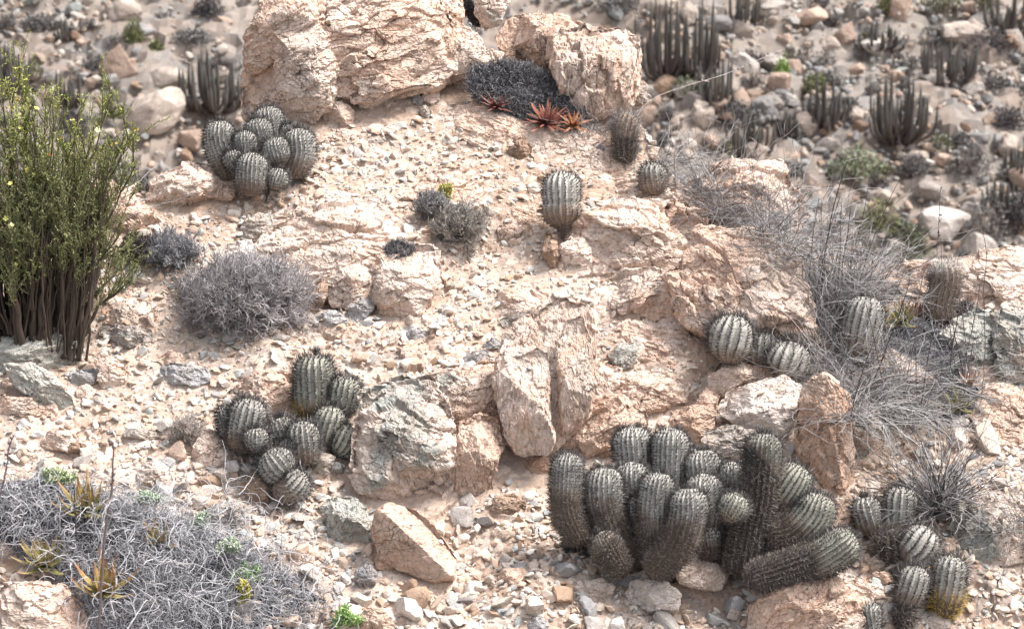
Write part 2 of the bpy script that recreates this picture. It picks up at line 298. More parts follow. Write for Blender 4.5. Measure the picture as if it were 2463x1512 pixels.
# ---------------------------------------------------------------- boulders and outcrops
def polar(Q, nt_):
    """distance from the centre to the outline for nt_ directions"""
    th = np.arange(nt_)*2*PI/nt_; D = np.stack([np.cos(th), np.sin(th)], 1); r = np.zeros(nt_); A = Q; B = np.roll(Q, -1, 0); E = B-A
    for a, e in zip(A, E):
        den = D[:, 0]*e[1]-D[:, 1]*e[0]; den = np.where(np.abs(den) < 1e-9, 1e-9, den)
        tt = (a[0]*e[1]-a[1]*e[0])/den; uu = (a[0]*D[:, 1]-a[1]*D[:, 0])/den
        ok = (tt > 0) & (uu >= -1e-6) & (uu <= 1+1e-6); r = np.where(ok, np.maximum(r, tt), r)
    bad = r <= 0
    if bad.any(): r[bad] = np.interp(np.where(bad)[0], np.where(~bad)[0], r[~bad])
    return th, r
def rock_geo(poly, tilt=0.45, T=None, p=3.4, seed=1, cuts=None, nc=14, push=0.25, big=1.0, med=1.0, small=1.0, res=0.0042, sc=(1.5, 1, .6), rot=None, anchor=None, hmin=.60, back=1.0, off=0.0, surf=None):
    g = np.random.default_rng(seed*7+3); poly = np.array(poly, float)
    if anchor is None:
        o = poly[np.argsort(-poly[:, 1])][:max(2, len(poly)//4)]; anchor = (o[:, 0].mean(), poly[:, 1].max())
    H0 = surf if surf is not None else ghit(anchor[0], min(anchor[1], 1540)); n = nrm((1-tilt)*(-FWD) + tilt*NS); d = ray(poly[:, 0], poly[:, 1])
    k = ((H0-CAM) @ n)/(d @ n); Wp = CAM + k[:, None]*d
    e1 = nrm(np.cross(np.array([0, 0, 1.]), n)); e1 = e1*np.sign(e1[0]); e2 = np.cross(n, e1)
    q = np.stack([Wp @ e1, Wp @ e2], 1); a = q; bq = np.roll(q, -1, 0); cr = a[:, 0]*bq[:, 1]-bq[:, 0]*a[:, 1]; A = cr.sum()/2
    cen = ((a+bq)*cr[:, None]).sum(0)/(6*A); Q = q-cen; C = cen[0]*e1+cen[1]*e2+(H0 @ n)*n
    s = math.sqrt(abs(A)); T = T*s if T else 0.42*s
    per = np.linalg.norm(a-bq, axis=1).sum(); nth = int(np.clip(per/res, 40, 900)); th, r = polar(Q, nth)
    r = np.real(np.fft.ifft(np.fft.fft(r)*np.exp(-(np.fft.fftfreq(nth)*nth/38.)**4)))*1.0
    nf = int(np.clip((s*0.75+T)/res, 14, 300)); nb = max(7, nf//4)
    t_ = np.concatenate([np.linspace(0.004, PI/2, nf), PI/2+(np.arange(1, nb+1)/nb)*(PI/2-0.02)])
    tt = np.linspace(1e-4, PI/2, 1500); qa = np.stack([np.sin(tt)**(2/p)*r.mean(), np.cos(tt)**(2/p)*T], 1); al = np.concatenate([[0], np.cumsum(np.linalg.norm(np.diff(qa, axis=0), axis=1))]); t_[:nf] = np.interp(np.linspace(.3/nf, 1, nf)*al[-1], al, tt)
    rho = np.abs(np.sin(t_))**(2/p); z = np.sign(np.cos(t_))*np.abs(np.cos(t_))**(2/p); z = np.where(z < 0, z*back, z)
    un = r.mean(); px_ = rho[:, None]*(r*np.cos(th))[None, :]/un; py_ = rho[:, None]*(r*np.sin(th))[None, :]/un; pz_ = np.repeat(z[:, None], nth, 1)
    U = np.stack([px_, py_, pz_], -1).reshape(-1, 3)
    L = list(cuts or [])
    for i in range(nc):
        nn = nrm(np.array([g.normal()*.8, g.normal()*.8, abs(g.normal())*.5+.6])); L.append((*nn, g.uniform(hmin, .95)))
    for (a1, a2, a3, h) in L:
        nn = nrm(np.array([a1, a2, a3])); lim = (h-U[:, 0]*nn[0]-U[:, 1]*nn[1])/nn[2]; U[:, 2] = np.minimum(U[:, 2], np.maximum(lim, -.12-.2*np.abs(U[:, 2])))
    P = C - n*push*T + off*n + U[:, :1]*un*e1 + U[:, 1:2]*un*e2 + U[:, 2:]*T*n
    g3 = P.reshape(len(t_), nth, 3); dth = np.roll(g3, -1, 1)-np.roll(g3, 1, 1); dt = np.gradient(g3, axis=0); nv = nrm(np.cross(dt, dth).reshape(-1, 3)); cvec = P-(C-n*push*T)
    nv = nv*np.sign((nv*cvec).sum(1, keepdims=True)+1e-9); nv[:nth] = n; nv = nrm(nv+0.25*nrm(cvec))
    rot = rot or (g.uniform(-.4, .4), g.uniform(-.5, .5), g.uniform(-.5, .5)); R = rotm(*rot); D0 = folds(P, .42*s, .035*s*big, seed, R, sc) + folds(P, .15*s, .013*s*med, seed+3, R, sc)
    D1, ca = chip(P, .30*s, .075*s*big, seed, R, sc, .20, .03, .8); D2, cb = chip(P, .11*s, .024*s*med, seed+50, R, sc, .30, .05)
    cs = min(.045*s+.010, .03); D3, cc = chip(P, cs, .19*cs*small, seed+90, R, sc, .3, .10)
    D4 = D0 + fbm(P*22, seed, 4)*0.006*small
    P = P + nv*(D1+D2+D3+D4)[:, None]
    nr = len(t_); ii, jj = np.meshgrid(np.arange(nr-1), np.arange(nth), indexing='ij'); j2 = (jj+1) % nth
    F = np.stack([ii*nth+jj, (ii+1)*nth+jj, (ii+1)*nth+j2, ii*nth+j2], -1).reshape(-1, 4)
    V = np.concatenate([P, [g3[0].mean(0)*0+P[:nth].mean(0), P[-nth:].mean(0)]]); ip = len(P)
    j = np.arange(nth); F3 = np.concatenate([np.stack([np.full(nth, ip), j, (j+1) % nth], 1), np.stack([np.full(nth, ip+1), (nr-1)*nth+(j+1) % nth, (nr-1)*nth+j], 1)])
    att = np.concatenate([np.where(cb > .5, ca, cb), [.5, .5]])
    return V, F, F3, att, H0, nv
def rock(label, mat, pieces, name='boulder', cat='rock', group=None, **kw):
    Vs, Q4, Q3, At, o = [], [], [], [], 0; H = None
    if not isinstance(pieces[0], dict): pieces = [dict(poly=pieces)]
    for k, pc in enumerate(pieces):
        a = dict(kw); a.update(pc); a.setdefault('seed', (abs(hash_(label))+k*13) % 9973)
        V, F, F3, at, H0, _ = rock_geo(**a); Vs.append(V); Q4.append(F+o); Q3.append(F3+o); At.append(at); o += len(V); H = H0 if H is None else H
    ob = mk(name, np.concatenate(Vs), [np.concatenate(Q4), np.concatenate(Q3)], M[mat], attr=np.concatenate(At), origin=H)
    tag(ob, label, cat, group); return ob
def hash_(s):
    h = 7
    for ch in s: h = (h*31+ord(ch)) % 1000003
    return h

VERT = dict(sc=(.8, .8, 1.5), rot=(0.1, 0.15, 0.2))
# the tall boulder at the top
rock('huge pale pink boulder at the top centre with a brown hollow on its left side', 'cream', [
 dict(poly=[(578,270),(582,190),(590,95),(612,55),(626,0),(632,-80),(760,-90),(800,60),(815,200),(800,262),(745,298),(680,300),(620,285)], T=.45, tilt=.12, cuts=[(-.75,-.25,.6,.62),(0,.6,.8,.75)], seed=31, anchor=(700,300)),
 dict(poly=[(585,100),(612,55),(640,10),(760,0),(770,60),(690,120),(640,170),(590,160)], T=.42, tilt=.12, seed=34, anchor=(700,310), off=.035, cuts=[(0,-.5,.8,.6)]),
 dict(poly=[(730,-90),(1010,-90),(1075,40),(1120,130),(1060,205),(960,235),(900,262),(800,252),(745,140)], T=.38, tilt=.15, seed=32, anchor=(860,268), cuts=[(.1,.5,.8,.72),(.5,-.1,.8,.7)]),
 dict(poly=[(985,30),(1090,45),(1150,85),(1188,140),(1170,175),(1115,185),(1050,215),(990,150)], T=.40, tilt=.2, seed=33, anchor=(1060,228), **VERT)], big=.8, nc=5)
rock('cracked cream block wedged on the top right of the huge boulder', 'cream', [(1000,25),(1010,-30),(1095,-50),(1118,20),(1112,60),(1066,75),(1020,60)], tilt=.2, anchor=(1060,170), T=.5)
rock('greyish cream rock standing behind the cleft at the top of the picture', 'mixgreen', [(1135,-60),(1225,-60),(1222,10),(1196,60),(1165,72),(1140,30)], tilt=.1, anchor=(1175,150), T=.5)
rock('large square cream boulder right of the cleft at the top', 'streak', [
 dict(poly=[(1190,75),(1222,32),(1290,20),(1350,30),(1400,48),(1440,120),(1370,190),(1290,140),(1250,112),(1200,108)], T=.5, tilt=.35, seed=41, anchor=(1290,215), cuts=[(0,.7,.7,.6)]),
 dict(poly=[(1330,80),(1400,50),(1470,62),(1532,76),(1546,120),(1532,190),(1515,255),(1440,292),(1395,285),(1350,230),(1325,160)], T=.48, tilt=.10, seed=42, anchor=(1420,312), cuts=[(0,.75,.6,.55),(.45,-.1,.8,.62)])], sc=(.7,.7,1.6))
rock('small brown-bottomed rock lodged under the square cream boulder', 'brown', [(1185,130),(1215,118),(1262,130),(1265,155),(1225,162),(1190,155)], anchor=(1220,185), T=.5)
rock('pinkish rock with a dark shaded foot below the cleft', 'pink', [(1090,185),(1140,160),(1190,150),(1200,185),(1150,215),(1100,225)], tilt=.6)
rock('dark rubble rock at the right foot of the square cream boulder', 'grey', [(1500,215),(1530,185),(1560,205),(1565,240),(1530,262),(1500,255)], T=.5)
rock('cream wedge rock with a brown underside at the foot of the huge boulder', 'cream', [(769,262),(790,247),(830,244),(852,262),(850,296),(815,310),(782,292)], T=.5, tilt=.3, cuts=[(-.6,-.6,.5,.45)])
rock('bluish grey stone at the foot of the huge boulder', 'slate', [(985,228),(1000,220),(1020,238),(1012,252),(992,250)], T=.45, name='rock')
rock('pale brown faceted rock at the foot of the huge boulder', 'pink', [(1020,215),(1050,205),(1060,235),(1040,250),(1012,240)], T=.45, name='rock')
rock('small upright grey stone standing below the bluish stone', 'grey', [(1008,256),(1022,252),(1036,268),(1030,284),(1012,280)], T=.5, name='rock')
rock('dark grey flat stone leaning on the foot of the huge boulder', 'slate', [(945,225),(968,212),(985,222),(975,240),(950,242)], T=.4, name='rock')
# middle distance slabs
rock('long smooth pink bedrock slab running down right from the red rosettes', 'pink', [
 dict(poly=[(1030,285),(1060,255),(1150,248),(1250,290),(1330,330),(1300,372),(1180,360),(1080,320)], seed=51), dict(poly=[(1240,300),(1400,310),(1500,360),(1560,420),(1500,450),(1380,420),(1250,370)], seed=52)], tilt=.92, T=.16, name='bedrock_slab', push=.3, big=.5)
rock('cream bedrock shelf beneath the lone round cactus by the dry grass', 'cream', [(1400,440),(1480,415),(1570,440),(1640,435),(1665,480),(1600,500),(1500,490),(1420,485)], tilt=.85, T=.25, name='bedrock_slab')
rock('brown stone with a dark left face on the pink slab', 'brown', [(1215,375),(1230,340),(1258,328),(1278,350),(1275,378),(1245,385)], T=.5, tilt=.2, name='rock')
rock('dark pebble at the slab edge left of the column cactus', 'slate', [(1418,350),(1440,345),(1462,362),(1450,372),(1425,365)], T=.45, name='rock')
rock('flat cream slab just right of the top left cactus cluster', 'cream', [(750,345),(790,308),(860,310),(900,325),(880,345),(820,360),(770,365)], tilt=.85, T=.3, name='bedrock_slab')
rock('low white slab on the gravel below the huge boulder', 'white', [(850,370),(900,355),(960,375),(990,400),(930,405),(870,395)], tilt=.9, T=.22, name='bedrock_slab')
rock('flat pale slab under the grey tufted shrub in the middle', 'cream', [(960,470),(1010,430),(1100,420),(1200,450),(1180,500),(1050,490)], tilt=.92, T=.15, name='bedrock_slab')
rock('rough cream boulder below the top left cactus cluster', 'cream', [(345,500),(358,440),(400,408),(470,380),(530,392),(565,440),(555,475),(500,470),(440,490),(390,520)], tilt=.45, T=.45)
rock('smooth pink boulder beside the green shrub', 'pink', [(215,430),(262,432),(320,465),(375,510),(392,535),(350,560),(280,570),(215,540)], tilt=.5, T=.4)
rock('tan bedrock lump between the two left boulders and the gravel', 'grey', [(570,560),(590,520),(650,500),(660,545),(630,580),(590,578)], tilt=.5, T=.4, name='rock')
rock('big cream outcrop with a stepped right end in the middle left', 'cream', [
 dict(poly=[(610,590),(650,530),(730,500),(860,485),(940,500),(1010,535),(1040,580),(1000,650),(900,690),(800,680),(720,690),(660,650)], seed=61, tilt=.8, T=.22),
 dict(poly=[(925,620),(975,585),(1040,570),(1057,600),(1060,665),(1035,720),(990,782),(920,785),(882,775),(895,700)], seed=62, tilt=.3, T=.42, cuts=[(0,.7,.7,.55),(.6,0,.7,.65)]),
 dict(poly=[(765,680),(800,640),(880,620),(915,650),(905,720),(860,745),(800,735)], seed=63, tilt=.45, T=.36)], name='rock_outcrop', med=1.0)
rock('grey shaded slab in the notch of the big cream outcrop', 'slate', [(835,740),(860,712),(905,700),(900,735),(870,775),(840,778)], tilt=.6, T=.3, name='rock')
rock('white-topped rock above the round grey shrub', 'white', [(520,610),(545,582),(600,577),(628,590),(625,625),(580,632),(540,625)], tilt=.5, T=.4, cuts=[(0,-.8,.5,.5)])
rock('smooth white rock tucked behind the round grey shrub', 'white', [(628,640),(670,622),(730,655),(750,700),(700,720),(650,700)], tilt=.6, T=.4)
rock('rounded dark brown rock right of the round grey shrub', 'brown', [(742,728),(748,700),(772,675),(792,680),(795,705),(775,728),(755,742)], T=.45, name='rock')
rock('flat grey slab with a dark underside right of the round grey shrub', 'slate', [(750,768),(775,746),(815,742),(838,760),(832,780),(790,784)], T=.4, tilt=.7, name='rock')
rock('grey stone with a sharp edge below the big cream outcrop', 'slate', [(963,802),(980,782),(1010,788),(1030,806),(1022,824),(990,820)], T=.4, name='rock')
rock('long pale stone left of the sharp grey stone', 'cream', [(905,815),(930,795),(965,805),(950,825),(920,830)], T=.35, name='rock')
rock('pale slab broken off below the big cream outcrop', 'pink', [(805,805),(850,780),(885,790),(870,815),(830,822)], tilt=.7, T=.25, name='rock')
rock('small slab with square corners near the middle of the gravel', 'pink', [(1195,540),(1245,530),(1262,548),(1240,575),(1200,570)], T=.3, tilt=.6, name='rock')
# big right hand outcrop
rock('knobbly cream outcrop crest under the tall two-part cactus', 'cream', [
 dict(poly=[(1338,640),(1342,570),(1372,530),(1440,500),(1540,478),(1620,480),(1690,500),(1712,560),(1690,640),(1620,665),(1520,650),(1420,655)], seed=71, tilt=.36, T=.42, cuts=[(0,.75,.6,.6),(-.5,-.3,.7,.75)]),
 dict(poly=[(1342,640),(1345,590),(1375,560),(1410,565),(1430,620),(1410,655),(1370,655)], seed=72, tilt=.3, T=.45)], name='rock_outcrop', med=1.0)
rock('narrow split rock left of the knobbly cream outcrop crest', 'brown', [(1303,590),(1315,556),(1338,562),(1342,610),(1348,655),(1325,648),(1310,620)], T=.5, tilt=.2, name='rock')
rock('broad sloping cream and orange bedrock face right of the middle', 'cream', [
 dict(poly=[(1600,640),(1690,545),(1810,538),(1885,590),(1940,650),(1968,760),(1974,880),(1955,930),(1890,890),(1800,840),(1720,800),(1640,770)], seed=73, tilt=.48, T=.28, cuts=[(.6,.2,.8,.7)]),
 dict(poly=[(1520,700),(1620,640),(1740,660),(1790,740),(1760,790),(1680,800),(1560,780)], seed=75, tilt=.5, T=.36),
 dict(poly=[(1345,700),(1380,655),(1480,645),(1600,650),(1700,650),(1760,720),(1700,760),(1600,755),(1500,765),(1420,740),(1370,730)], seed=74, tilt=.5, T=.36)], name='rock_outcrop', med=1.0)
rock('flaky orange bedrock patch left of the three-headed cactus', 'pink', [(1460,800),(1520,760),(1640,755),(1730,770),(1720,860),(1690,900),(1600,880),(1500,850)], tilt=.92, T=.15, name='bedrock_slab', med=1.4)
rock('cream boulder behind the dry grass on the right skyline', 'cream', [(1640,450),(1700,400),(1760,372),(1830,385),(1880,375),(1915,420),(1945,500),(1930,560),(1850,590),(1750,560),(1680,520)], tilt=.35, T=.4, anchor=(1800,560))
rock('low cream ledge across the gravel gully in the middle', 'cream', [(1165,750),(1195,702),(1260,685),(1325,700),(1330,725),(1270,752),(1215,772)], tilt=.7, T=.3, name='bedrock_slab')
rock('thin dark-edged ledge above the tall split rock', 'grey', [(1195,770),(1240,752),(1300,742),(1345,715),(1365,730),(1300,780),(1230,795)], tilt=.5, T=.3, name='bedrock_slab')
rock('pale rock with a grey underside right of the tall split rock', 'mixgreen', [(1460,850),(1490,825),(1540,820),(1560,850),(1530,880),(1490,885)], tilt=.55, T=.35, name='rock')
rock('tall split cream rock with a dark vertical crack in the centre', 'streak', [
 dict(poly=[(1188,870),(1222,795),(1280,752),(1330,722),(1368,712),(1418,731),(1437,800),(1433,930),(1419,1005),(1352,1062),(1330,1098),(1250,1102),(1212,1062),(1192,960)], seed=82, tilt=.12, T=.30, anchor=(1290,1100), nc=3, hmin=.8, cuts=[(-.2,.75,.7,.66),(.6,.1,.8,.8)], push=.1, big=.5, med=.8),
 dict(poly=[(1198,905),(1235,860),(1290,842),(1318,848),(1322,960),(1333,1060),(1318,1096),(1250,1100),(1214,1050),(1198,970)], seed=83, tilt=.08, T=.30, off=.085, anchor=(1290,1100), nc=3, hmin=.75, cuts=[(-.6,0,.8,.62),(.1,.7,.7,.7)], big=.45, med=.7),
 dict(poly=[(1340,830),(1362,770),(1400,765),(1424,830),(1428,940),(1412,1003),(1354,1056),(1342,970)], seed=84, tilt=.08, T=.34, off=.075, anchor=(1290,1100), nc=2, hmin=.75, cuts=[(.55,.1,.8,.6),(-.2,.7,.7,.75)], big=.45, med=.7)], sc=(.8,.8,1.5), rot=(.15,.1,.3))
rock('wide front boulder with a grey-green weathered face', 'mixgreen', [
 dict(poly=[(832,1130),(845,1010),(872,930),(940,905),(1030,900),(1080,960),(1100,1040),(1098,1130),(1080,1200),(1050,1235),(985,1215),(935,1215),(860,1180)], seed=85, tilt=.25, T=.40, cuts=[(0,.7,.65,.6),(-.3,-.3,.9,.66)]),
 dict(poly=[(985,905),(1080,885),(1140,905),(1180,940),(1175,1010),(1110,1010),(1020,960)], seed=86, tilt=.5, T=.35, anchor=(1090,1060))], rot=(.2,.4,.1))
rock('reddish cracked rock column at the right end of the front boulder', 'orange', [(1098,1190),(1095,1080),(1110,1010),(1150,990),(1195,1010),(1212,1070),(1190,1130),(1180,1195),(1130,1205)], tilt=.15, T=.5, **VERT)
rock('low cream bedrock joining the front boulder to the tall split rock', 'cream', [(1010,930),(1060,890),(1130,880),(1180,900),(1215,960),(1210,1050),(1150,1060),(1080,1010)], tilt=.45, T=.35, name='rock_outcrop')
rock('weathered cream bedrock step left of the two-part cactus', 'cream', [(1180,520),(1230,490),(1300,485),(1320,510),(1290,535),(1220,540)], tilt=.8, T=.25, name='bedrock_slab')
rock('pale bedrock strip across the gravel above the big cream outcrop', 'white', [(640,520),(720,470),(850,455),(960,470),(900,500),(760,505)], tilt=.88, T=.18, name='bedrock_slab')
rock('stepped cream bedrock right of the tall split rock', 'cream', [(1440,960),(1470,900),(1560,890),(1660,910),(1650,960),(1560,985),(1480,1000)], tilt=.75, T=.2, name='bedrock_slab')
rock('cream bedrock shelf under the bottom of the tall split rock', 'cream', [(1400,900),(1440,870),(1500,880),(1480,940),(1430,960)], tilt=.6, T=.3, name='bedrock_slab')
rock('cream block between the front boulder and the tall split rock', 'cream', [(1120,900),(1150,860),(1200,860),(1215,930),(1205,1000),(1165,990)], tilt=.35, T=.4)
rock('low pink outcrop behind the middle left cactus clusters', 'pink', [(545,945),(580,905),(650,885),(705,888),(712,950),(690,1000),(610,1000)], tilt=.45, T=.35)
rock('tilted orange block with one long flat bright edge', 'orange', [(888,1272),(905,1225),(932,1208),(1000,1222),(1045,1262),(1100,1340),(1096,1392),(1045,1398),(960,1372),(915,1345)], tilt=.2, T=.45, cuts=[(.62,.62,.48,.42),(-.35,-.45,.8,.55)], nc=1, big=.3, med=.45, small=.7, p=3.2)
rock('flat orange stone under the left end of the tilted orange block', 'orange', [(893,1335),(930,1325),(955,1345),(950,1368),(905,1370)], T=.4, name='rock')
rock('greenish block left of the tilted orange block', 'green', [(772,1215),(800,1190),(850,1190),(885,1225),(900,1270),(895,1318),(840,1318),(790,1295)], tilt=.3, T=.42)
rock('round brownish rock resting under the middle left cactus cluster', 'grey', [(745,1105),(775,1082),(805,1095),(808,1125),(780,1142),(750,1135)], T=.5)
rock('narrow brown rock standing left of the bottom cactus heads', 'brown', [(588,1180),(600,1130),(625,1125),(650,1170),(648,1215),(620,1222),(600,1200)], tilt=.3, T=.45, name='rock')
rock('pink slab leaning below the left cactus cluster', 'pink', [(455,1100),(480,1035),(515,1030),(550,1060),(572,1105),(555,1130),(500,1128)], tilt=.3, T=.4, cuts=[(.5,.5,.6,.5)])
rock('whitish bluish boulder alone on the gravel at lower left', 'white', [(326,1135),(345,1105),(372,1100),(395,1115),(412,1150),(405,1185),(375,1192),(335,1165)], T=.5, tilt=.2, big=.6)
rock('broken pink rock on the lower left gravel', 'pink', [(92,1070),(110,1040),(150,1028),(190,1045),(205,1068),(180,1085),(130,1080)], T=.4, tilt=.4)
rock('flat brown block right of the broken pink rock', 'brown', [(142,1080),(160,1065),(195,1062),(202,1075),(175,1088)], T=.4, name='rock')
rock('pale grey block with a dark right side near the left gravel', 'grey', [(292,1048),(300,1032),(335,1030),(370,1032),(385,1048),(350,1056)], T=.4, name='rock')
rock('blurry tan rock heap above the left mat', 'grey', [(480,1250),(510,1210),(560,1200),(620,1225),(635,1265),(590,1285),(520,1280)], tilt=.4, T=.35)
rock('big grey-green angular boulder at the left edge', 'green', [
 dict(poly=[(-60,860),(-20,815),(40,795),(92,780),(128,768),(160,800),(182,818),(175,872),(140,895),(110,905),(30,900),(-40,900)], seed=91, tilt=.25, T=.42, cuts=[(-.1,.75,.65,.45),(.6,-.6,.6,.6)], anchor=(60,900)),
 dict(poly=[(0,870),(80,880),(130,900),(175,960),(185,1000),(150,1008),(100,985),(40,930)], seed=92, tilt=.35, T=.35)], big=.8, nc=3)
rock('silvery slate stone with a brown side under the green boulder', 'slate', [(163,905),(185,885),(220,880),(240,895),(238,915),(200,935),(180,925)], T=.45, tilt=.4, name='rock', cuts=[(0,.8,.5,.4)])
rock('pinkish stepped block right of the slate stone', 'pink', [(205,850),(240,840),(285,870),(310,890),(300,930),(260,945),(235,920),(240,885)], T=.35, tilt=.35)
rock('small pink block in front of the slate stone', 'pink', [(180,935),(205,920),(235,938),(225,965),(190,960)], T=.45, name='rock')
rock('long cream rock with a shaded front at the left edge', 'cream', [(-40,965),(0,950),(80,955),(138,970),(140,995),(60,1005),(-30,1000)], T=.35, tilt=.4)
rock('black-jointed block right of the thick brown shrub stems', 'grey', [(232,800),(245,775),(300,780),(360,790),(372,825),(340,842),(270,825)], T=.4, tilt=.35, med=1.6)
rock('cream rock above the black-jointed block', 'pink', [(245,775),(262,735),(310,718),(370,722),(385,750),(360,795),(290,790)], T=.35, tilt=.45)
rock('pale slate slab showing through behind the green shrub', 'slate', [(290,650),(310,630),(345,655),(372,690),(350,697),(310,680)], T=.3, tilt=.6, name='rock')
rock('grey-faced block with a cream top in the left gravel', 'slate', [(383,880),(410,868),(470,880),(500,885),(505,920),(470,930),(390,925)], T=.35, tilt=.25, cuts=[(0,.85,.4,.45)])
rock('cream rock above the grey-faced block', 'cream', [(375,860),(400,842),(435,850),(470,872),(430,882),(390,878)], T=.35, tilt=.5, name='rock')
rock('big pink boulder at the bottom left corner', 'pink', [(-60,1440),(0,1400),(90,1398),(160,1410),(200,1445),(215,1500),(180,1560),(-60,1580)], T=.38, tilt=.4)
rock('pink flat stone at the left edge beside the grey mat', 'pink', [(-30,1300),(30,1290),(48,1310),(40,1345),(-20,1350)], T=.35, tilt=.5, name='rock')
# right foreground
rock('thin curved cap rock above the white boulder', 'cream', [(1697,960),(1703,905),(1735,885),(1790,870),(1860,882),(1895,905),(1850,912),(1790,918),(1745,945)], tilt=.35, T=.35, anchor=(1750,965))
rock('large smooth white boulder above the big cactus cluster', 'white', [(1725,985),(1760,935),(1830,910),(1890,902),(1935,930),(1930,990),(1900,1040),(1885,1068),(1830,1050),(1770,1022)], tilt=.22, T=.38, nc=3, big=.5, cuts=[(0,.7,.7,.62)])
rock('orange upright rock with a shaded left face right of the white boulder', 'orange', [(1905,1050),(1918,960),(1935,915),(1985,905),(2040,950),(2052,1020),(2048,1100),(2045,1175),(2005,1202),(1975,1160),(1940,1110)], tilt=.15, T=.42, nc=3, cuts=[(-.7,-.15,.6,.35),(.3,.2,.9,.62)], **VERT)
rock('orange block left of the white boulder', 'orange', [(1608,1005),(1630,978),(1690,975),(1722,990),(1715,1045),(1680,1062),(1635,1055)], tilt=.3, T=.42)
rock('slanting grey and brown slab under the white boulder', 'grey', [(1680,1060),(1700,1030),(1760,1020),(1830,1045),(1870,1080),(1840,1115),(1760,1110)], tilt=.25, T=.35)
rock('orange bedrock behind the left heads of the big cactus cluster', 'orange', [(1395,1100),(1390,1020),(1420,965),(1490,950),(1555,985),(1560,1040),(1530,1100),(1460,1118)], tilt=.3, T=.3)
rock('tall cracked pinkish block leaning right of the tall split rock', 'pink', [(1338,1060),(1350,1015),(1400,990),(1410,1030),(1400,1080),(1370,1095)], tilt=.25, T=.4)
rock('small orange rock under the tall split rock', 'orange', [(1265,1120),(1275,1100),(1320,1098),(1345,1110),(1335,1135),(1290,1140)], T=.4, name='rock')
rock('smooth orange bedrock seen behind the right cactus stems', 'orange', [(1860,1370),(1900,1320),(1960,1250),(2010,1195),(2045,1230),(2035,1290),(1990,1340),(1920,1380)], tilt=.45, T=.25)
rock('tan boulder leaning on the foot of the big cactus cluster', 'cream', [(1612,1372),(1640,1330),(1668,1317),(1720,1335),(1755,1375),(1735,1420),(1680,1418),(1635,1402)], tilt=.2, T=.45, nc=4, big=.6)
rock('triangular brown rock under the left of the big cactus cluster', 'brown', [(1420,1325),(1435,1290),(1450,1300),(1478,1345),(1470,1362),(1435,1358)], T=.4, tilt=.2, name='rock')
rock('large pink and white boulder at the bottom right', 'pink', [(1795,1520),(1808,1455),(1850,1410),(1885,1375),(1930,1360),(1985,1375),(2040,1425),(2085,1450),(2078,1520),(2010,1590),(1860,1600)], tilt=.45, T=.4, nc=5, cuts=[(0,-.75,.6,.6)])
rock('low cream slab right behind the bottom right boulder', 'cream', [(1990,1385),(2060,1392),(2140,1415),(2170,1450),(2110,1462),(2050,1425)], tilt=.7, T=.25, name='bedrock_slab')
rock('white rectangular block on the bottom gravel', 'white', [(1503,1420),(1520,1392),(1600,1398),(1637,1425),(1632,1468),(1570,1470),(1515,1450)], tilt=.35, T=.4, p=4, nc=2, big=.4)
rock('dirty cream block left of the white rectangular block', 'mixgreen', [(1372,1420),(1385,1395),(1440,1390),(1480,1408),(1470,1440),(1400,1440)], tilt=.4, T=.35, p=4, nc=3, name='rock')
rock('small grey pyramid rock between the two right cactus clusters', 'grey', [(2080,1372),(2090,1345),(2118,1328),(2142,1352),(2138,1370),(2100,1380)], T=.5, tilt=.2, name='rock', med=.3)
rock('bright orange stone under the small grey pyramid rock', 'orange', [(2080,1392),(2100,1378),(2140,1370),(2160,1395),(2145,1408),(2110,1402)], T=.45, tilt=.3, name='rock', med=.3)
rock('round white rock at the foot of the bottom right cactus', 'white', [(2210,1490),(2225,1465),(2265,1458),(2290,1485),(2285,1510),(2240,1515)], T=.45, tilt=.3, name='rock')
rock('pinkish boulder with a brown lower face in the dry grass', 'pink', [(2095,895),(2110,845),(2150,838),(2205,868),(2250,905),(2272,945),(2255,968),(2190,955),(2130,935)], tilt=.2, T=.42, nc=3, cuts=[(.35,.65,.7,.5),(.1,-.6,.7,.45)], big=.5)
rock('flat pink-cream outcrop along the right skyline', 'cream', [(2120,655),(2170,625),(2250,615),(2380,603),(2560,590),(2600,760),(2480,735),(2380,720),(2280,730),(2180,710)], tilt=.6, T=.22, name='rock_outcrop')
rock('grey-green stepped block below the right skyline outcrop', 'green', [(2255,800),(2290,765),(2350,740),(2400,745),(2410,800),(2395,880),(2350,905),(2290,880)], tilt=.3, T=.38, cuts=[(0,.8,.6,.55)])
rock('layered cream rock at the right edge', 'mixgreen', [(2385,760),(2420,715),(2520,700),(2560,900),(2500,960),(2420,940),(2395,870)], tilt=.35, T=.35)
rock('low gritty cream slab at the right edge below the dark mat', 'cream', [(2330,1000),(2350,945),(2420,920),(2540,930),(2560,1060),(2460,1080),(2370,1060)], tilt=.85, T=.18, name='bedrock_slab')
rock('vertically layered grey-green outcrop at the lower right', 'mixgreen', [(2290,1330),(2285,1260),(2310,1200),(2390,1185),(2470,1210),(2540,1260),(2520,1340),(2420,1365),(2340,1360)], tilt=.3, T=.35, **VERT)
rock('dark-jointed cream rock left of the lower grass clump', 'mixgreen', [(2040,1070),(2045,990),(2080,950),(2120,985),(2118,1040),(2085,1095),(2060,1100)], tilt=.3, T=.4, med=1.5)
rock('brown rock on the gravel left of the big cactus cluster', 'brown', [(1175,1240),(1190,1190),(1240,1185),(1265,1215),(1255,1248),(1205,1248)], T=.35, tilt=.4, name='rock', med=.6)
rock('pale angular rock below the brown gravel rock', 'cream', [(1190,1395),(1215,1360),(1260,1362),(1280,1395),(1250,1425),(1210,1420)], T=.42, tilt=.3, name='rock')
rock('white chunk near the bottom centre', 'white', [(1275,1480),(1290,1455),(1340,1450),(1350,1475),(1320,1495)], T=.45, tilt=.3, name='rock')
